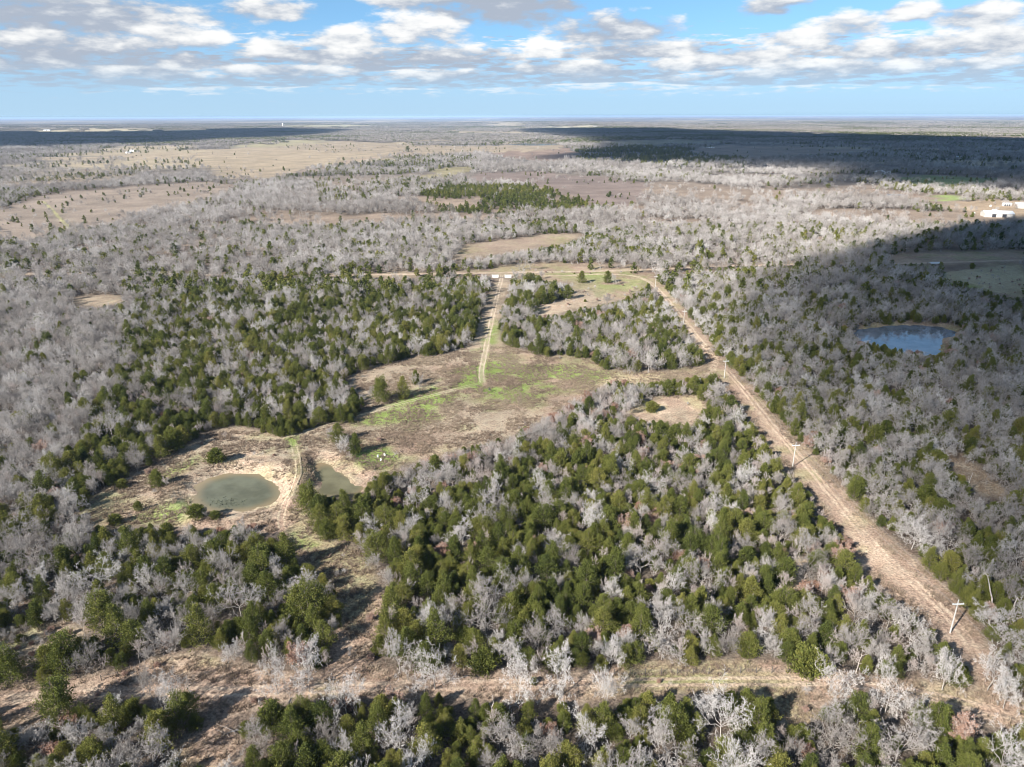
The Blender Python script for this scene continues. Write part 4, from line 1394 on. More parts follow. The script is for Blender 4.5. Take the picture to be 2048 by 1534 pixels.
for (y0, y1, cell) in ((3000, 6500, 60), (6500, 12000, 110)):
    for yy in np.arange(y0, y1, cell):
        w = .80 * yy + 100
        xx = np.arange(-w, w, cell)
        x = xx + rng.uniform(-.5, .5, len(xx)) * cell * .6
        y = np.full(len(x), yy) + rng.uniform(-.5, .5, len(x)) * cell * .6
        u, v = project(x, y, 0.0)
        iu, iv = np.clip(u / 2, 0, MW - 1).astype(int), np.clip(v / 2, 0, MH - 1).astype(int)
        f1 = fbm(x / 900.0, y / 700.0, 71, 4)
        keep = rng.uniform(size=len(x)) < np.where(dens_m[iv, iu] < .5, .03, 1 - .92 * sstep(f1, .56, .64))
        jp = fbm(x / 500.0, y / 400.0, 87, 3)
        bi = np.clip((jp - .3) * 7 + rng.uniform(-.5, .5, len(x)), 0, 3).astype(int)
        c = int(keep.sum())
        rows.append(np.stack([x, y, height(x, y) - .5, bi, np.full(len(x), cell / 58), rng.uniform(0, 6.28, len(x)), np.clip(rng.normal(.22, .12, len(x)), 0, 1), np.full(len(x), 58 / cell * 1.1)], 1)[keep])  # low tint puts the canopy's unresolved self-shading into its colour
scatter("distant_woodland", "grey and green woodland fading away toward the horizon", np.concatenate(rows), blocks, "woodland")

# ---- tufts of dry grass in the open ground
def tuft(seed):
    r = np.random.default_rng(seed)
    n = 16
    th = r.uniform(0, 6.28, n)
    d = np.stack([np.cos(th) * .5, np.sin(th) * .5, np.full(n, 1.0)], 1) * r.uniform(.22, .5, (n, 1))
    p0 = np.stack([np.cos(th), np.sin(th), np.zeros(n)], 1) * r.uniform(0, .22, (n, 1))
    a = perp(d, r) * .035
    V = np.stack([p0 - a, p0 + a, p0 + d], 1).reshape(-1, 3)
    g = Geo()
    g.add(V, np.arange(n * 3).reshape(-1, 3), 0, np.repeat(r.uniform(.2, .9, n), 3))
    return g.mesh("grass_tuft", [M_STRAW])
tx, ty = candidates(80, 330, 320000)
u, v = project(tx, ty, 0.0)
ok = (u > 0) & (u < 2047) & (v > 0) & (v < 1533)
ok[ok] &= clear_m[(v[ok] // 2).astype(int), (u[ok] // 2).astype(int)]
ok &= fbm(tx / 6.0, ty / 6.0, 95, 3) > rng.uniform(.3, .62, len(tx))
ok &= samp(sand_m, u, v) < rng.uniform(0, .8, len(tx))
for pp in (WA, WB, WC):
    s_ = np.full(len(tx), -99.0)
    nr_ = (np.abs(tx - pp[:, 0].mean()) < 60) & (np.abs(ty - pp[:, 1].mean()) < 60)
    s_[nr_] = sdf(tx[nr_], ty[nr_], pp)
    ok &= s_ < -.8
for ln_, wd_ in ((BT, 2.0), (RR, 3.4), (DRIVE, 2.2), (LOOP, 1.8), (DAM, 1.6)):
    q_ = smooth_line(world_poly(ln_), 2)
    s_ = np.full(len(tx), 1e9)
    for a_, b_ in zip(q_[:-1], q_[1:]):
        e_ = b_ - a_
        t_ = np.clip(((tx - a_[0]) * e_[0] + (ty - a_[1]) * e_[1]) / (e_ @ e_), 0, 1)
        s_ = np.minimum(s_, np.hypot(tx - a_[0] - t_ * e_[0], ty - a_[1] - t_ * e_[1]))
    ok &= s_ > wd_ * rng.uniform(.6, 1.1, len(tx))
tx, ty = tx[ok], ty[ok]
c = len(tx)
gt = np.clip(.55 + (fbm(tx / 12.0, ty / 12.0, 97, 2) - .5) * 1.2 + rng.normal(0, .12, c), 0, 1)
scatter("dry_grass", "tufts of dry winter grass on the open ground", np.stack([tx, ty, height(tx, ty) - .02, rng.integers(0, 3, c), np.where(rng.uniform(size=c) < .18, rng.uniform(1.5, 2.6, c), rng.uniform(.6, 1.4, c)), rng.uniform(0, 6.28, c), gt, np.ones(c)], 1), [tuft(700 + i) for i in range(3)], "grass")
print("GRASS", c)
# ------------------------------------------------------------------ built things: helpers
def plain(name, col, rough=.7, metal=0.0, var=.12, scale=3.0):
    m = bpy.data.materials.new(name)
    m.use_nodes = True
    t = NT(m.node_tree)
    b = t.n['Principled BSDF']
    tcn = t.new('ShaderNodeTexCoord')
    n = t.noise(tcn.outputs['Object'], scale, 4, .6)
    c = t.mix(t.smooth(n, .3, .7), tuple(max(q * (1 - var), 0) for q in col), tuple(q * (1 + var) for q in col))
    t.l.new(c, b.inputs['Base Color'])
    b.inputs['Roughness'].default_value = rough
    b.inputs['Metallic'].default_value = metal
    return m
M_POLE = plain("weathered_pole", (.38, .365, .34), .8)
M_INS = plain("porcelain", (.55, .55, .53), .3)
M_WIRE = plain("wire", (.22, .22, .22), .5)
M_POST = plain("fence_post", (.10, .085, .075), .8)
M_WHITE = plain("white_paint", (.60, .59, .57), .6, var=.05)
M_ROOFW = plain("pale_metal_roof", (.56, .58, .60), .45, var=.06)
M_ROOFG = plain("grey_metal_roof", (.45, .46, .47), .5)
M_ROOFR = plain("red_metal_roof", (.24, .075, .055), .6)
M_WALL = plain("siding", (.48, .45, .41), .8)
M_DARK = plain("dark_opening", (.03, .03, .035), .6)
M_GLASS = plain("window_glass", (.05, .06, .07), .1)
M_DOOR = plain("door_paint", (.20, .17, .15), .7)
M_STEEL = plain("rusty_steel", (.14, .11, .09), .7)
M_LOG = plain("dead_wood", (.35, .31, .275), .9, var=.25, scale=2)
M_GREENM = plain("feeder_green", (.05, .06, .045), .7)
M_WEED = plain("water_weed", (.05, .06, .035), .8)

class Part:
    """collects boxes, tubes and prisms into one mesh"""
    def __init__(self):
        self.v, self.f, self.n = [], [], 0
    def _add(self, v, f):
        self.v += [tuple(float(c) for c in q) for q in v]
        self.f += [tuple(int(i) + self.n for i in q) for q in f]
        self.n += len(v)
        return self
    def box(self, c, s):
        x, y, z = c
        a, b, d = s[0] / 2, s[1] / 2, s[2] / 2
        v = [(x + i * a, y + j * b, z + k * d) for k in (-1, 1) for j in (-1, 1) for i in (-1, 1)]
        return self._add(v, [(0, 2, 3, 1), (4, 5, 7, 6), (0, 1, 5, 4), (2, 6, 7, 3), (0, 4, 6, 2), (1, 3, 7, 5)])
    def tube(self, pts, rad, n=8):
        pts = np.asarray(pts, float)
        rad = np.broadcast_to(np.asarray(rad, float), (len(pts),))
        V = []
        for i, p in enumerate(pts):
            d = pts[min(i + 1, len(pts) - 1)] - pts[max(i - 1, 0)]
            d = d / np.linalg.norm(d)
            a = np.cross(d, (0, 0, 1) if abs(d[2]) < .9 else (1, 0, 0))
            a = a / np.linalg.norm(a)
            b = np.cross(d, a)
            V += [p + (a * math.cos(2 * math.pi * k / n) + b * math.sin(2 * math.pi * k / n)) * rad[i] for k in range(n)]
        F = []
        for i in range(len(pts) - 1):
            for k in range(n):
                F.append((i * n + k, i * n + (k + 1) % n, (i + 1) * n + (k + 1) % n, (i + 1) * n + k))
        F.append(tuple(range(n))[::-1])
        F.append(tuple(range((len(pts) - 1) * n, len(pts) * n)))
        return self._add(V, F)
    def gable(self, w, l, z, rise, over=.4, thick=.12):
        """roof of two slopes, ridge along y"""
        a, b = w / 2 + over, l / 2 + over
        k = rise / (w / 2)
        z0 = z - over * k
        prof = [(-a, z0), (0, z + rise), (a, z0), (a, z0 + thick), (0, z + rise + thick * 1.1), (-a, z0 + thick)]
        v = [(x, s * b, zz) for s in (-1, 1) for x, zz in prof]
        f = [(0, 1, 7, 6), (1, 2, 8, 7), (2, 3, 9, 8), (3, 4, 10, 9), (4, 5, 11, 10), (5, 0, 6, 11), (0, 5, 4, 1), (1, 4, 3, 2), (6, 7, 10, 11), (7, 8, 9, 10)]
        return self._add(v, f)
    def gable_ends(self, w, l, h, rise):
        """walls closed up under the roof"""
        v, a, b = [], w / 2, l / 2
        for s in (-1, 1):
            v += [(-a, s * b, -.3), (a, s * b, -.3), (a, s * b, h), (0, s * b, h + rise - .02), (-a, s * b, h)]
        return self._add(v, [(0, 1, 2, 3, 4), (5, 9, 8, 7, 6), (0, 4, 9, 5), (1, 6, 7, 2), (0, 5, 6, 1)])
    def hip(self, w, l, z, rise, over=.5):
        a, b = w / 2 + over, l / 2 + over
        r = max(l / 2 - w / 2, .2)
        v = [(-a, -b, z), (a, -b, z), (a, b, z), (-a, b, z), (0, -r, z + rise), (0, r, z + rise)]
        return self._add(v, [(0, 1, 4), (1, 2, 5, 4), (2, 3, 5), (3, 0, 4, 5), (0, 3, 2, 1)])
    def build(self, name, mat, parent=None):
        me = bpy.data.meshes.new(name)
        me.from_pydata(self.v, [], self.f)
        me.materials.append(mat)
        me.update()
        return link(name, me, parent)

def thing(name, label, cat, x, y, z=None, rot=0.0, group=None):
    e = bpy.data.objects.new(name, None)
    COL.objects.link(e)
    if z is None:
        z = float(height(np.array([x]), np.array([y]))[0])
    e.location = (float(x), float(y), float(z))
    e.rotation_euler = (0, 0, rot)
    e.empty_display_size = .1
    return tag(e, label, cat, group)

# ---- power line
pole_xy = [P(1900, 1266)[:2], P(1585, 934)[:2], P(1452, 722, 7.7)[:2]]
stepv = pole_xy[2] - pole_xy[1]
pole_xy = [pole_xy[0] + (pole_xy[0] - pole_xy[1])] + pole_xy + [pole_xy[2] + stepv * 1.0, pole_xy[2] + stepv * 2.05]
PL = ["grey wooden utility pole standing past the end of the dirt track", "grey wooden utility pole on the sandy road verge by the bare oaks", "grey utility pole at the fork where the oak woods face the thicket",
      "grey utility pole beside the junction of the two sandy roads", "slim far utility pole along the upper curved drive", "slim utility pole near the bend of the curved drive"]
ARM = 1.25
for (px_, py_), lb in zip(pole_xy, PL):
    t = thing("utility_pole", lb, "utility pole", px_, py_, 0, 0.05, "poles of the power line")
    Part().tube([(0, 0, -.5), (0, 0, 4), (0, 0, 8.5)], [.17, .145, .11], 10).build("pole", M_POLE, t)
    arm = Part().box((0, -.16, 7.7), (2 * ARM, .18, .22)).build("crossarm", M_INS, t)
    Part().box((0, -.16, 7.35), (.05, .03, .7)).build("brace", M_STEEL, arm)
    for q in (-ARM + .1, ARM - .1):
        Part().tube([(q, -.16, 7.78), (q, -.16, 7.9), (q, -.16, 8.0)], [.05, .07, .04], 8).build("insulator", M_INS, arm)
    Part().tube([(0, 0, 8.5), (0, 0, 8.62), (0, 0, 8.72)], [.05, .07, .04], 8).build("insulator", M_INS, t)
pl = thing("power_line", "thin power wires strung between the utility poles along the sandy road", "power line", pole_xy[0][0], pole_xy[0][1], 0)
o_ = np.array([pole_xy[0][0], pole_xy[0][1], 0])
for off, hz in ((-ARM + .1, 8.0), (ARM - .1, 8.0), (0, 8.74), (.2, 6.6)):
    pts = []
    for i in range(len(pole_xy) - 1):
        a, b = pole_xy[i], pole_xy[i + 1]
        for s in np.linspace(0, 1, 13)[:-1 if i < len(pole_xy) - 2 else None]:
            q = a + (b - a) * s
            pts.append((q[0] + off - o_[0], q[1] - .16 * (abs(off) > .5) - o_[1], hz - 1.1 * 4 * s * (1 - s)))
    Part().tube(pts, .013, 4).build("wire", M_WIRE, pl)

# ---- fence along the dirt track
fp = [P(u, 1349.5 - (u - 1230) * .012)[:2] for u in np.arange(1196, 1670, 31.6)]
ft = thing("wire_fence", "wire fence on dark steel posts along the dirt track", "fence", fp[0][0], fp[0][1], 0)
for i, q in enumerate(fp):
    d = q - fp[0]
    z = float(height(q[0:1], q[1:2])[0])
    hp = 1.45 + random.uniform(-.1, .12)
    ln = random.uniform(-.05, .05)
    Part().tube([(d[0], d[1], z - .3), (d[0] + ln, d[1], z + hp)], [.095, .085], 7).build("post", M_POST, ft)
for hz in (.35, .65, .95, 1.25):
    Part().tube([(q[0] - fp[0][0], q[1] - fp[0][1] - .05, hz + float(height(q[0:1], q[1:2])[0])) for q in fp], .006, 4).build("wire", M_WIRE, ft)
fq = [P(203, 1361)[:2], P(236, 1353)[:2]]
fb = thing("fence_brace", "pair of short wooden posts with a rail on the bank above the track", "fence", fq[0][0], fq[0][1], 0)
d = fq[1] - fq[0]
for q in (np.zeros(2), d):
    Part().tube([(q[0], q[1], -.3), (q[0] + .04, q[1], 1.35)], [.09, .08], 7).build("post", M_POST, fb)
Part().tube([(0, 0, .95), (d[0], d[1], 1.0)], .045, 6).build("rail", M_POST, fb)

# ---- ranch entrance
for (u, lb) in ((990.3, "white entrance wall on the near-juniper side of the ranch gate"), (1016, "white entrance wall beside the juniper clump at the ranch gate")):
    q = P(u, 555)
    t = thing("entrance_wall", lb, "wall", q[0], q[1], 0, 0, "entrance walls")
    Part().box((0, 0, .85), (4.0, .3, 1.9)).build("panel", M_WHITE, t)
    Part().box((0, 0, 1.86), (4.2, .42, .12)).build("cap", M_WHITE, t)
    for s in (-1, 1):
        Part().box((s * 2.1, 0, 1.0), (.45, .45, 2.2)).build("post", M_WHITE, t)
q = P(1003, 555.5)
t = thing("cattle_guard", "dark steel cattle guard between the white entrance walls", "cattle guard", q[0], q[1], 0)
Part().box((0, 0, .03), (4.6, 2.0, .06)).build("pit", M_DARK, t)
for i in range(8):
    Part().tube([(-2.2, -.9 + i * .26, .11), (2.2, -.9 + i * .26, .11)], .045, 6).build("rail", M_STEEL, t)

# ---- sheds, barns and houses
def building(name, label, cat, u, v, w, l, h, rise, rot, wall, roof, style='gable', openings=(), group=None, posts=False):
    q = P(u, v)
    zz = float(height(np.array([q[0]]), np.array([q[1]]))[0])
    t = thing(name, label, cat, q[0], q[1], zz, rot, group)
    if posts:
        for i in (-1, 0, 1):
            for s in (-1, 1):
                Part().box((s * (w / 2 - .15), i * (l / 2 - .15), h / 2 - .1), (.16, .16, h + .2)).build("post", M_STEEL, t)
        Part().box((-w / 2 + .3, 0, h / 2), (.1, l - .4, h)).build("back_wall", wall, t)
    elif style == 'hip':
        Part().box((0, 0, h / 2 - .1), (w, l, h + .2)).build("wall", wall, t)
    else:
        Part().gable_ends(w, l, h, rise).build("wall", wall, t)
    r = Part()
    (r.hip if style == 'hip' else r.gable)(w, l, h, rise)
    r.build("roof", roof, t)
    for (kind, side, along, ow, oh, oz) in openings:
        p = Part()
        if side in 'EW':
            p.box(((w / 2 + .01) * (1 if side == 'E' else -1), along, oz + oh / 2), (.08, ow, oh))
        else:
            p.box((along, (l / 2 + .01) * (1 if side == 'N' else -1), oz + oh / 2), (ow, .08, oh))
        p.build(kind, M_GLASS if kind == 'window' else (M_DARK if kind == 'doorway' else M_DOOR), t)
    return t
R_ = math.radians
building("shed", "small white-roofed metal shed in the left woods beyond the county road", "shed", 152, 506, 6, 9, 2.6, 1.0, R_(82), M_WALL, M_ROOFW, openings=(('doorway', 'W', 1, 2.4, 2.1, 0),))
building("shed", "white metal shed half hidden by junipers beside the gate drive", "shed", 968, 573, 5, 7.5, 2.8, 1.2, R_(38), M_WHITE, M_ROOFW, openings=(('doorway', 'S', 0, 2.2, 2.2, 0), ('window', 'E', 1, .9, .8, 1.1)))
building("shed", "little red-roofed shed in the oak woods beyond the reflecting pond", "shed", 1786, 571, 4, 5.5, 2.3, .9, R_(70), M_DOOR, M_ROOFR, openings=(('doorway', 'S', 0, 1.2, 1.9, 0),))
building("carport", "dark open carport with pale roof beside the county road", "carport", 1867, 533, 5, 7.5, 2.7, .6, R_(95), M_STEEL, M_ROOFG, posts=True)
building("barn", "long white-roofed barn in the sandy farmyard", "barn", 1993, 433, 15, 28, 4.0, 2.4, R_(75), M_WALL, M_ROOFW, openings=(('doorway', 'W', -5, 4, 3.4, 0), ('doorway', 'W', 5, 4, 3.4, 0)))
building("barn", "white open-sided hay barn at the far side of the farmyard", "barn", 2046, 416, 11, 20, 4.6, 1.6, R_(80), M_WALL, M_ROOFW, posts=True)
building("house", "pale hip-roofed farmhouse in the shaded trees beyond the woods", "house", 1759, 347, 12, 19, 3.2, 3.4, R_(75), M_WHITE, M_ROOFW, style='hip',
         openings=(('door', 'W', 0, 1.1, 2.1, 0), ('window', 'W', -5, 1.6, 1.3, 1.0), ('window', 'W', 5, 1.6, 1.3, 1.0), ('window', 'S', 2, 1.6, 1.3, 1.0)))
building("shed", "small white garage next to the hip-roofed farmhouse", "shed", 1777, 346, 5, 6, 2.8, 1.2, R_(75), M_WHITE, M_ROOFW, openings=(('door', 'W', 0, 2.6, 2.2, 0),))
building("shed", "small white pump shed behind the long farmyard barn", "shed", 1988, 424, 3, 4, 2.4, .8, R_(60), M_WHITE, M_ROOFW, openings=(('doorway', 'W', 0, 1.2, 1.9, 0),))
building("shed", "white stall with dark openings beside the green patch of the farmyard", "shed", 2013, 412, 3.5, 9, 3.0, .8, R_(80), M_WHITE, M_ROOFW, openings=(('doorway', 'W', -2.5, 1.8, 2.2, 0), ('doorway', 'W', 0, 1.8, 2.2, 0), ('doorway', 'W', 2.5, 1.8, 2.2, 0)))
for (u, v, lb) in ((1981, 413, "round white water tank by the farmyard's bare trees"), (2027, 429, "round white water tank on the orange sand of the farmyard"), (1948, 428, "round white tank in the brush outside the farmyard")):
    q = P(u, v)
    t = thing("water_tank", lb, "tank", q[0], q[1], 0, 0, "white farm tanks")
    Part().tube([(0, 0, -.1), (0, 0, 1.7)], 1.15, 16).build("tank", M_WHITE, t)
    Part().tube([(0, 0, 1.7), (0, 0, 1.95), (0, 0, 2.1)], [1.15, .5, .2], 16).build("lid", M_WHITE, t)
for (u, v, w, l, h, lb) in ((257, 306, 9, 14, 3.5, "small white farm building beside the taller one across the tan pasture"), (266, 303, 10, 18, 4.5, "taller white farm building across the tan pasture"), (345, 292, 12, 24, 4, "dark ranch house under trees at the pasture's far end"),
                            (805, 273, 12, 22, 4, "white barn alone on the distant plain past the tan pasture"), (943, 272, 12, 26, 4, "white barn in the distance behind the far pond"), (972, 271, 12, 22, 4, "white barn beside another behind the far pond"),
                            (566, 254, 9, 9, 26, "tall white silo building on the far ridge"), (1190, 253, 18, 40, 6, "long pale building on the far sunlit field"), (95, 262, 18, 60, 6, "long pale building beside the distant straw strip"), (1350, 318, 9, 16, 3.5, "pale shed by the dark evergreen grove"),
                            (1916, 316, 10, 16, 4, "white house among the shaded far woods"), (480, 255, 16, 34, 6, "pale building row on the far ridge")):
    building("farm_building", lb, "building", u, v, w, l, h, h * .35, R_(80), M_WHITE if 'dark' not in lb else M_DOOR, M_ROOFW if 'dark' not in lb else M_STEEL, openings=(('doorway', 'W', 0, l * .2, h * .7, 0),), group="distant farm buildings")

# ---- small things in the clearing
q = P(979, 784)
t = thing("game_feeder", "dark game feeder barrel on three legs in the grassy meadow", "feeder", q[0], q[1])
Part().tube([(0, 0, 1.0), (0, 0, 1.75)], .36, 12).build("barrel", M_GREENM, t)
Part().tube([(0, 0, 1.75), (0, 0, 1.95)], [.4, .08], 12).build("lid", M_GREENM, t)
for i in range(3):
    a = 2 * math.pi * i / 3 + .4
    Part().tube([(math.cos(a) * .95, math.sin(a) * .95, -.05), (math.cos(a) * .3, math.sin(a) * .3, 1.6)], .05, 6).build("leg", M_STEEL, t)
Part().tube([(0, 0, .72), (0, 0, 1.0)], [.06, .3], 10).build("spinner", M_WHITE, t)
q = P(756, 915)
t = thing("plastic_barrel", "upright white plastic barrel on green grass beside the small pond", "barrel", q[0], q[1], None, .3)
Part().tube([(0, 0, -.02), (0, 0, .1), (0, 0, .45), (0, 0, .82), (0, 0, .9)], [.26, .30, .315, .30, .26], 14).build("body", M_WHITE, t)
Part().tube([(0, 0, .9), (0, 0, .93)], .2, 14).build("lid", M_WHITE, t)
for (u, v, lean, lb) in ((769, 912, .0, "upright curved white panel on the grass beside the plastic barrel"), (761, 922, .35, "leaning curved white panel on the grass near the plastic barrel")):
    q = P(u, v)
    t = thing("curved_panel", lb, "panel", q[0], q[1], None, -.6)
    V, F = [], []
    for i in range(7):
        a = -1.1 + 2.2 * i / 6
        for zz in (0, .95):
            for rr in (.40, .43):
                V.append((math.sin(a) * rr + lean * zz * .7, -math.cos(a) * rr + .3, zz - .03))
    for i in range(6):
        b0, b1 = i * 4, i * 4 + 4
        F += [(b0, b1, b1 + 2, b0 + 2), (b0 + 1, b0 + 3, b1 + 3, b1 + 1), (b0 + 2, b1 + 2, b1 + 3, b0 + 3), (b0, b0 + 1, b1 + 1, b1)]
    F += [(0, 2, 3, 1), (24, 25, 27, 26)]
    p = Part()
    p._add(V, F)
    p.build("sheet", M_WHITE, t)
    Part().tube([(-.34 + lean * .66, .05, .94), (lean * .66, -.12, .95), (.34 + lean * .66, .05, .94)], .025, 6).build("rim", M_WHITE, t)

# ---- fallen and standing dead wood
def log(name, label, a, b, r0, r1, stubs, seed, lift=0.12, za=None, zb=None):
    r = np.random.default_rng(seed)
    p0, p1 = P(*a), P(*b)
    p0[2] = float(height(p0[0:1], p0[1:2])[0]) + (r0 * .7 if za is None else za)
    p1[2] = float(height(p1[0:1], p1[1:2])[0]) + (lift if zb is None else zb)
    t = thing(name, label, "log" if 'log' in name else "dead tree", p0[0], p0[1], 0)
    n = 7
    d = p1 - p0
    pts = [d * s + np.array([0, 0, p0[2]]) + r.normal(size=3) * .05 * np.linalg.norm(d) * np.array([1, 1, .3]) * (0 < s < 1) for s in np.linspace(0, 1, n)]
    Part().tube(pts, np.linspace(r0, r1, n), 8).build("trunk", M_LOG, t)
    for k in range(stubs):
        s = r.uniform(.35, .98)
        q = pts[min(int(s * n), n - 1)]
        dd = d / np.linalg.norm(d) * r.uniform(.2, .8) + r.normal(size=3) * np.array([.7, .7, .3]) + np.array([0, 0, .25])
        L = r.uniform(.6, 1.8)
        e1, e2 = q + dd * L * .5, q + dd * L + r.normal(size=3) * .15
        e1[2], e2[2] = max(e1[2], .05), max(e2[2], .05)
        Part().tube([q, e1, e2], [r1 * .9 + .02, r1 * .6 + .015, .012], 6).build("branch", M_LOG, t)
    return t
log("fallen_log", "pale fallen log beside the small round juniper on the track verge", (946, 1338), (905, 1322), .27, .11, 5, 1)
log("fallen_log", "thin pale fallen log on the brown grass below the track verge", (484, 1463), (441, 1469), .16, .05, 6, 2)
log("fallen_log", "short broken pale log lying by the bent-trunk oak", (935, 1352), (912, 1359), .15, .08, 2, 3)
log("fallen_log", "tangle of broken pale limbs at the meadow edge by the white panels", (786, 916), (793, 905), .1, .04, 9, 4)
def snag(label, u, v, h, lean, seed, r0=.2):
    r = np.random.default_rng(seed)
    q = P(u, v)
    t = thing("dead_snag", label, "dead tree", q[0], q[1])
    pts = [(lean[0] * s ** 1.5, lean[1] * s, -.3 + (h + .3) * s) for s in np.linspace(0, 1, 6)]
    pts = [np.array(p) + r.normal(size=3) * .06 for p in pts]
    Part().tube(pts, np.linspace(r0, r0 * .4, 6), 8).build("trunk", M_LOG, t)
    for k in range(4):
        p = pts[r.integers(3, 6)]
        dd = r.normal(size=3) + np.array([0, 0, 1.2])
        dd /= np.linalg.norm(dd)
        L = r.uniform(.7, 1.9)
        Part().tube([p, p + dd * L * .5, p + dd * L + r.normal(size=3) * .2], [r0 * .4, r0 * .28, .02], 6).build("branch", M_LOG, t)
snag("curved white dead snag between junipers below the slender track oak", 574, 1440, 4.5, (1.0, .3), 11)
snag("short forked white snag below the small round juniper's verge", 982, 1440, 3.8, (.4, .2), 12)
snag("straight pale dead trunk rising out of the oak woods by the road", 1930, 990, 7.5, (.7, 0), 13, .17)
snag("leaning bleached snag in the oak woods near the road pole", 1985, 1225, 9.0, (-2.6, 1.0), 14, .22)
snag("forked bleached snag among grey oaks beyond the road pole", 2015, 1245, 6.5, (.5, 0), 15, .24)
snag("thin bleached trunk by the track past the steel fence", 1712, 1345, 4.0, (.5, .2), 16, .13)
q = P(351, 1303)
t = thing("tree_stump", "cut tree stump on the open bank above the dirt track", "stump", q[0], q[1])
Part().tube([(0, 0, -.1), (0, 0, .12), (0, 0, .55)], [.42, .30, .26], 10).build("bark", M_STEEL, t)
Part().tube([(0, 0, .55), (0, 0, .57)], .24, 10).build("cut_face", M_LOG, t)

# ---- weed in the round pond
g = Geo()
w0 = P(450, 1001)
n = 260
wx, wy = w0[0] + rng.normal(0, 3.2, n), w0[1] + rng.normal(0, 1.3, n)
leaves(np.stack([wx, wy, np.full(n, -.55)], 1), rng.normal(size=(n, 3)) * np.array([1, 1, .4]), rng.uniform(.15, .5, n), rng, np.full(n, .5), g, 0, .25)
tag(link("pond_weed", g.mesh("pond_weed", [M_WEED])), "dark water weed breaking the surface of the round pond", "weed", kind='stuff')

# ---- distant ponds
def far_pond(u, v, wpx, hpx):
    a = np.linspace(0, 2 * math.pi, 24, endpoint=False)
    q = P(u + np.cos(a) * wpx / 2 * (1 + .15 * np.sin(a * 3)), v + np.sin(a) * hpx / 2)
    z = height(q[0], q[1]).max() + .3
    c = (q[0].mean(), q[1].mean())
    v_ = np.concatenate([[[c[0], c[1], z]], np.stack([q[0], q[1], np.full(24, z)], 1)])
    f_ = np.array([[0, 1 + i, 1 + (i + 1) % 24] for i in range(24)])
    tag(link("pond_water", mesh_np("pond_water", v_, f_, [M_FARW])), kind='structure')
M_FARW = water_mat("far_water", (.10, .12, .14), .12)
far_pond(1068, 289, 96, 4.0)
far_pond(1417, 294, 26, 1.6)
far_pond(1790, 390, 40, 3.2)

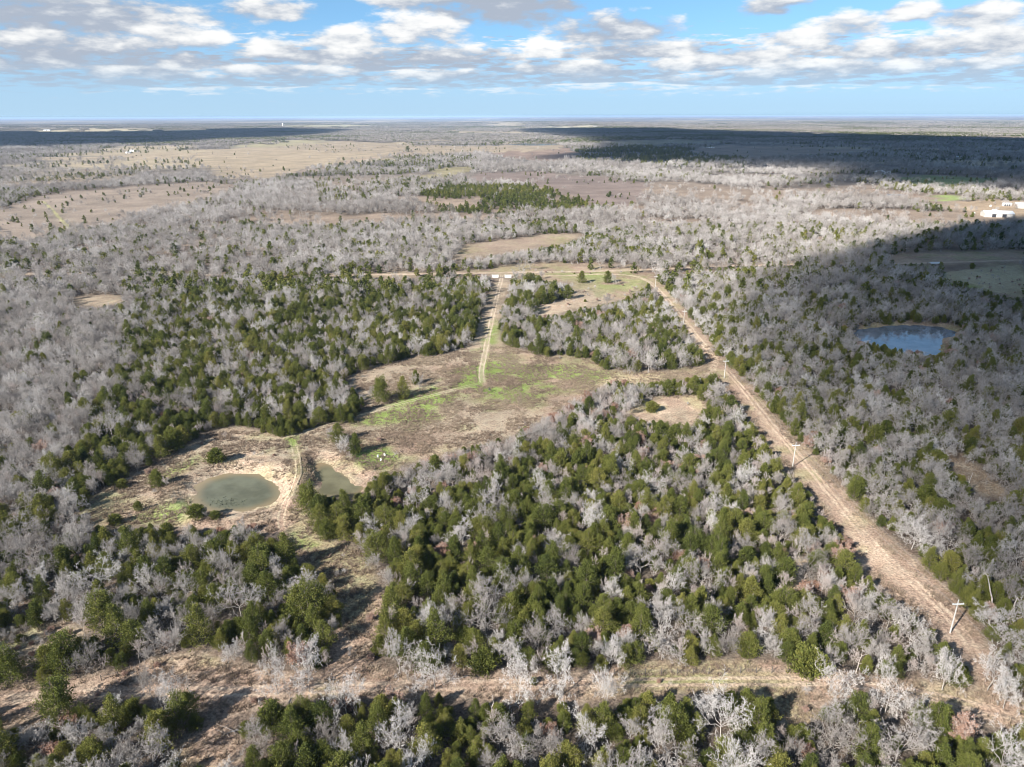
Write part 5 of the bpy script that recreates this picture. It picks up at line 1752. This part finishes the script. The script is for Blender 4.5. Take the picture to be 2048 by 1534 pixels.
# ------------------------------------------------------------------ clouds above and behind the camera, whose shadows cross the ground
M_CLOUD = bpy.data.materials.new("cloud_vapour")
M_CLOUD.use_nodes = True
ct = NT(M_CLOUD.node_tree)
ct.n.clear()
pv = ct.new('ShaderNodeVolumePrincipled')
pv.inputs['Color'].default_value = (.97, .98, 1, 1)
pv.inputs['Density'].default_value = .0095
pv.inputs['Anisotropy'].default_value = .3
co = ct.new('ShaderNodeOutputMaterial')
ct.l.new(pv.outputs[0], co.inputs['Volume'])
def cloud(label, poly, base, thick, edge, seed, cells=70):
    w = smooth_poly(world_poly(poly), 2)
    up = SUNV * (base / SUNV[2])
    x0, y0 = w.min(0) - edge
    x1, y1 = w.max(0) + edge
    st = max(x1 - x0, y1 - y0) / cells
    gx_, gy_ = np.meshgrid(np.arange(x0, x1 + st, st), np.arange(y0, y1 + st, st))
    sh = gx_.shape
    s = sdf(gx_.ravel(), gy_.ravel(), w) + (fbm(gx_.ravel() / (edge * 1.6), gy_.ravel() / (edge * 1.6), seed, 4) - .5) * edge * 1.9
    s = s.reshape(sh)
    ins = s > 0
    tk = thick * sstep(s, 0, edge * 2.2) * (.65 + .7 * fbm(gx_ / (edge * 1.2), gy_ / (edge * 1.2), seed + 7, 4)) + 2.0
    idx = -np.ones(sh, int)
    idx[ins] = np.arange(ins.sum())
    n = int(ins.sum())
    X, Y, T_ = gx_[ins] + up[0], gy_[ins] + up[1], tk[ins]
    V = np.concatenate([np.stack([X, Y, np.full(n, base) - T_ * .12], 1), np.stack([X, Y, base + T_], 1)])
    c = ins[:-1, :-1] & ins[:-1, 1:] & ins[1:, 1:] & ins[1:, :-1]
    F = []
    jj, kk = np.nonzero(c)
    from collections import Counter
    edges = {}
    for j, k in zip(jj, kk):
        a, b, d, e = idx[j, k], idx[j, k + 1], idx[j + 1, k + 1], idx[j + 1, k]
        F.append((a + n, b + n, d + n, e + n))
        F.append((a, e, d, b))
        for p, q in ((a, b), (b, d), (d, e), (e, a)):
            if (q, p) in edges:
                del edges[(q, p)]
            else:
                edges[(p, q)] = 1
    for (p, q) in edges:
        F.append((p, q, q + n, p + n))
    used = sorted({i for f in F for i in f})
    re_ = {o: i for i, o in enumerate(used)}
    V = V[used]
    F = np.array([[re_[i] for i in f] for f in F])
    ctr = V.mean(0)
    me = mesh_np("cloud", V - ctr, F, [M_CLOUD], smooth=True)
    return tag(link("cloud", me, loc=ctr), label, "cloud", "cumulus clouds overhead")
cloud("low cumulus cloud whose shadow darkens the oak woods and reflecting pond",
      [(1480, 600), (1500, 555), (1600, 528), (1700, 505), (1850, 470), (2048, 458), (2300, 455), (2500, 600), (2600, 1200), (2500, 1500), (2150, 1440), (1975, 1290), (1870, 1150), (1770, 1030), (1670, 920), (1565, 820), (1490, 740), (1450, 680)], 1000, 240, 20, 3, 100)
cloud("broad cumulus cloud shading the dark fields and farmhouse woods",
      [(990, 259), (1300, 257), (1350, 264), (1600, 270), (1800, 277), (2048, 283), (2400, 290), (2400, 390), (2048, 388), (1900, 384), (1780, 372), (1700, 382), (1560, 388), (1480, 380), (1560, 362), (1620, 345), (1420, 333), (1200, 325), (1060, 319), (1010, 311), (1150, 300), (1190, 284), (1060, 268)], 1300, 300, 60, 5, 110)
cloud("long cumulus cloud shading the far dark woods past the tan pasture",
      [(-300, 266), (0, 266), (300, 262), (560, 257), (650, 264), (560, 276), (350, 283), (200, 293), (0, 297), (-300, 300)], 1300, 300, 90, 9, 90)

# ------------------------------------------------------------------ haze in the air
hz = bpy.data.materials.new("haze")
hz.use_nodes = True
ht = NT(hz.node_tree)
ht.n.clear()
hv = ht.new('ShaderNodeVolumePrincipled')
hv.inputs['Color'].default_value = (.50, .70, 1.0, 1)
hv.inputs['Density'].default_value = 3.2e-5
ho = ht.new('ShaderNodeOutputMaterial')
ht.l.new(hv.outputs[0], ho.inputs['Volume'])
zmin = float(gz.min()) - 1.0
ztop = max(float(gz.max()) + 3.0, H + 6.0)
Part().box((0, 34000, (zmin + ztop) / 2), (160000, 82000 + 2 * 36000, ztop - zmin)).build("haze", hz)
tag(bpy.data.objects["haze"], "thin bluish haze over the whole plain", "haze", kind='stuff')
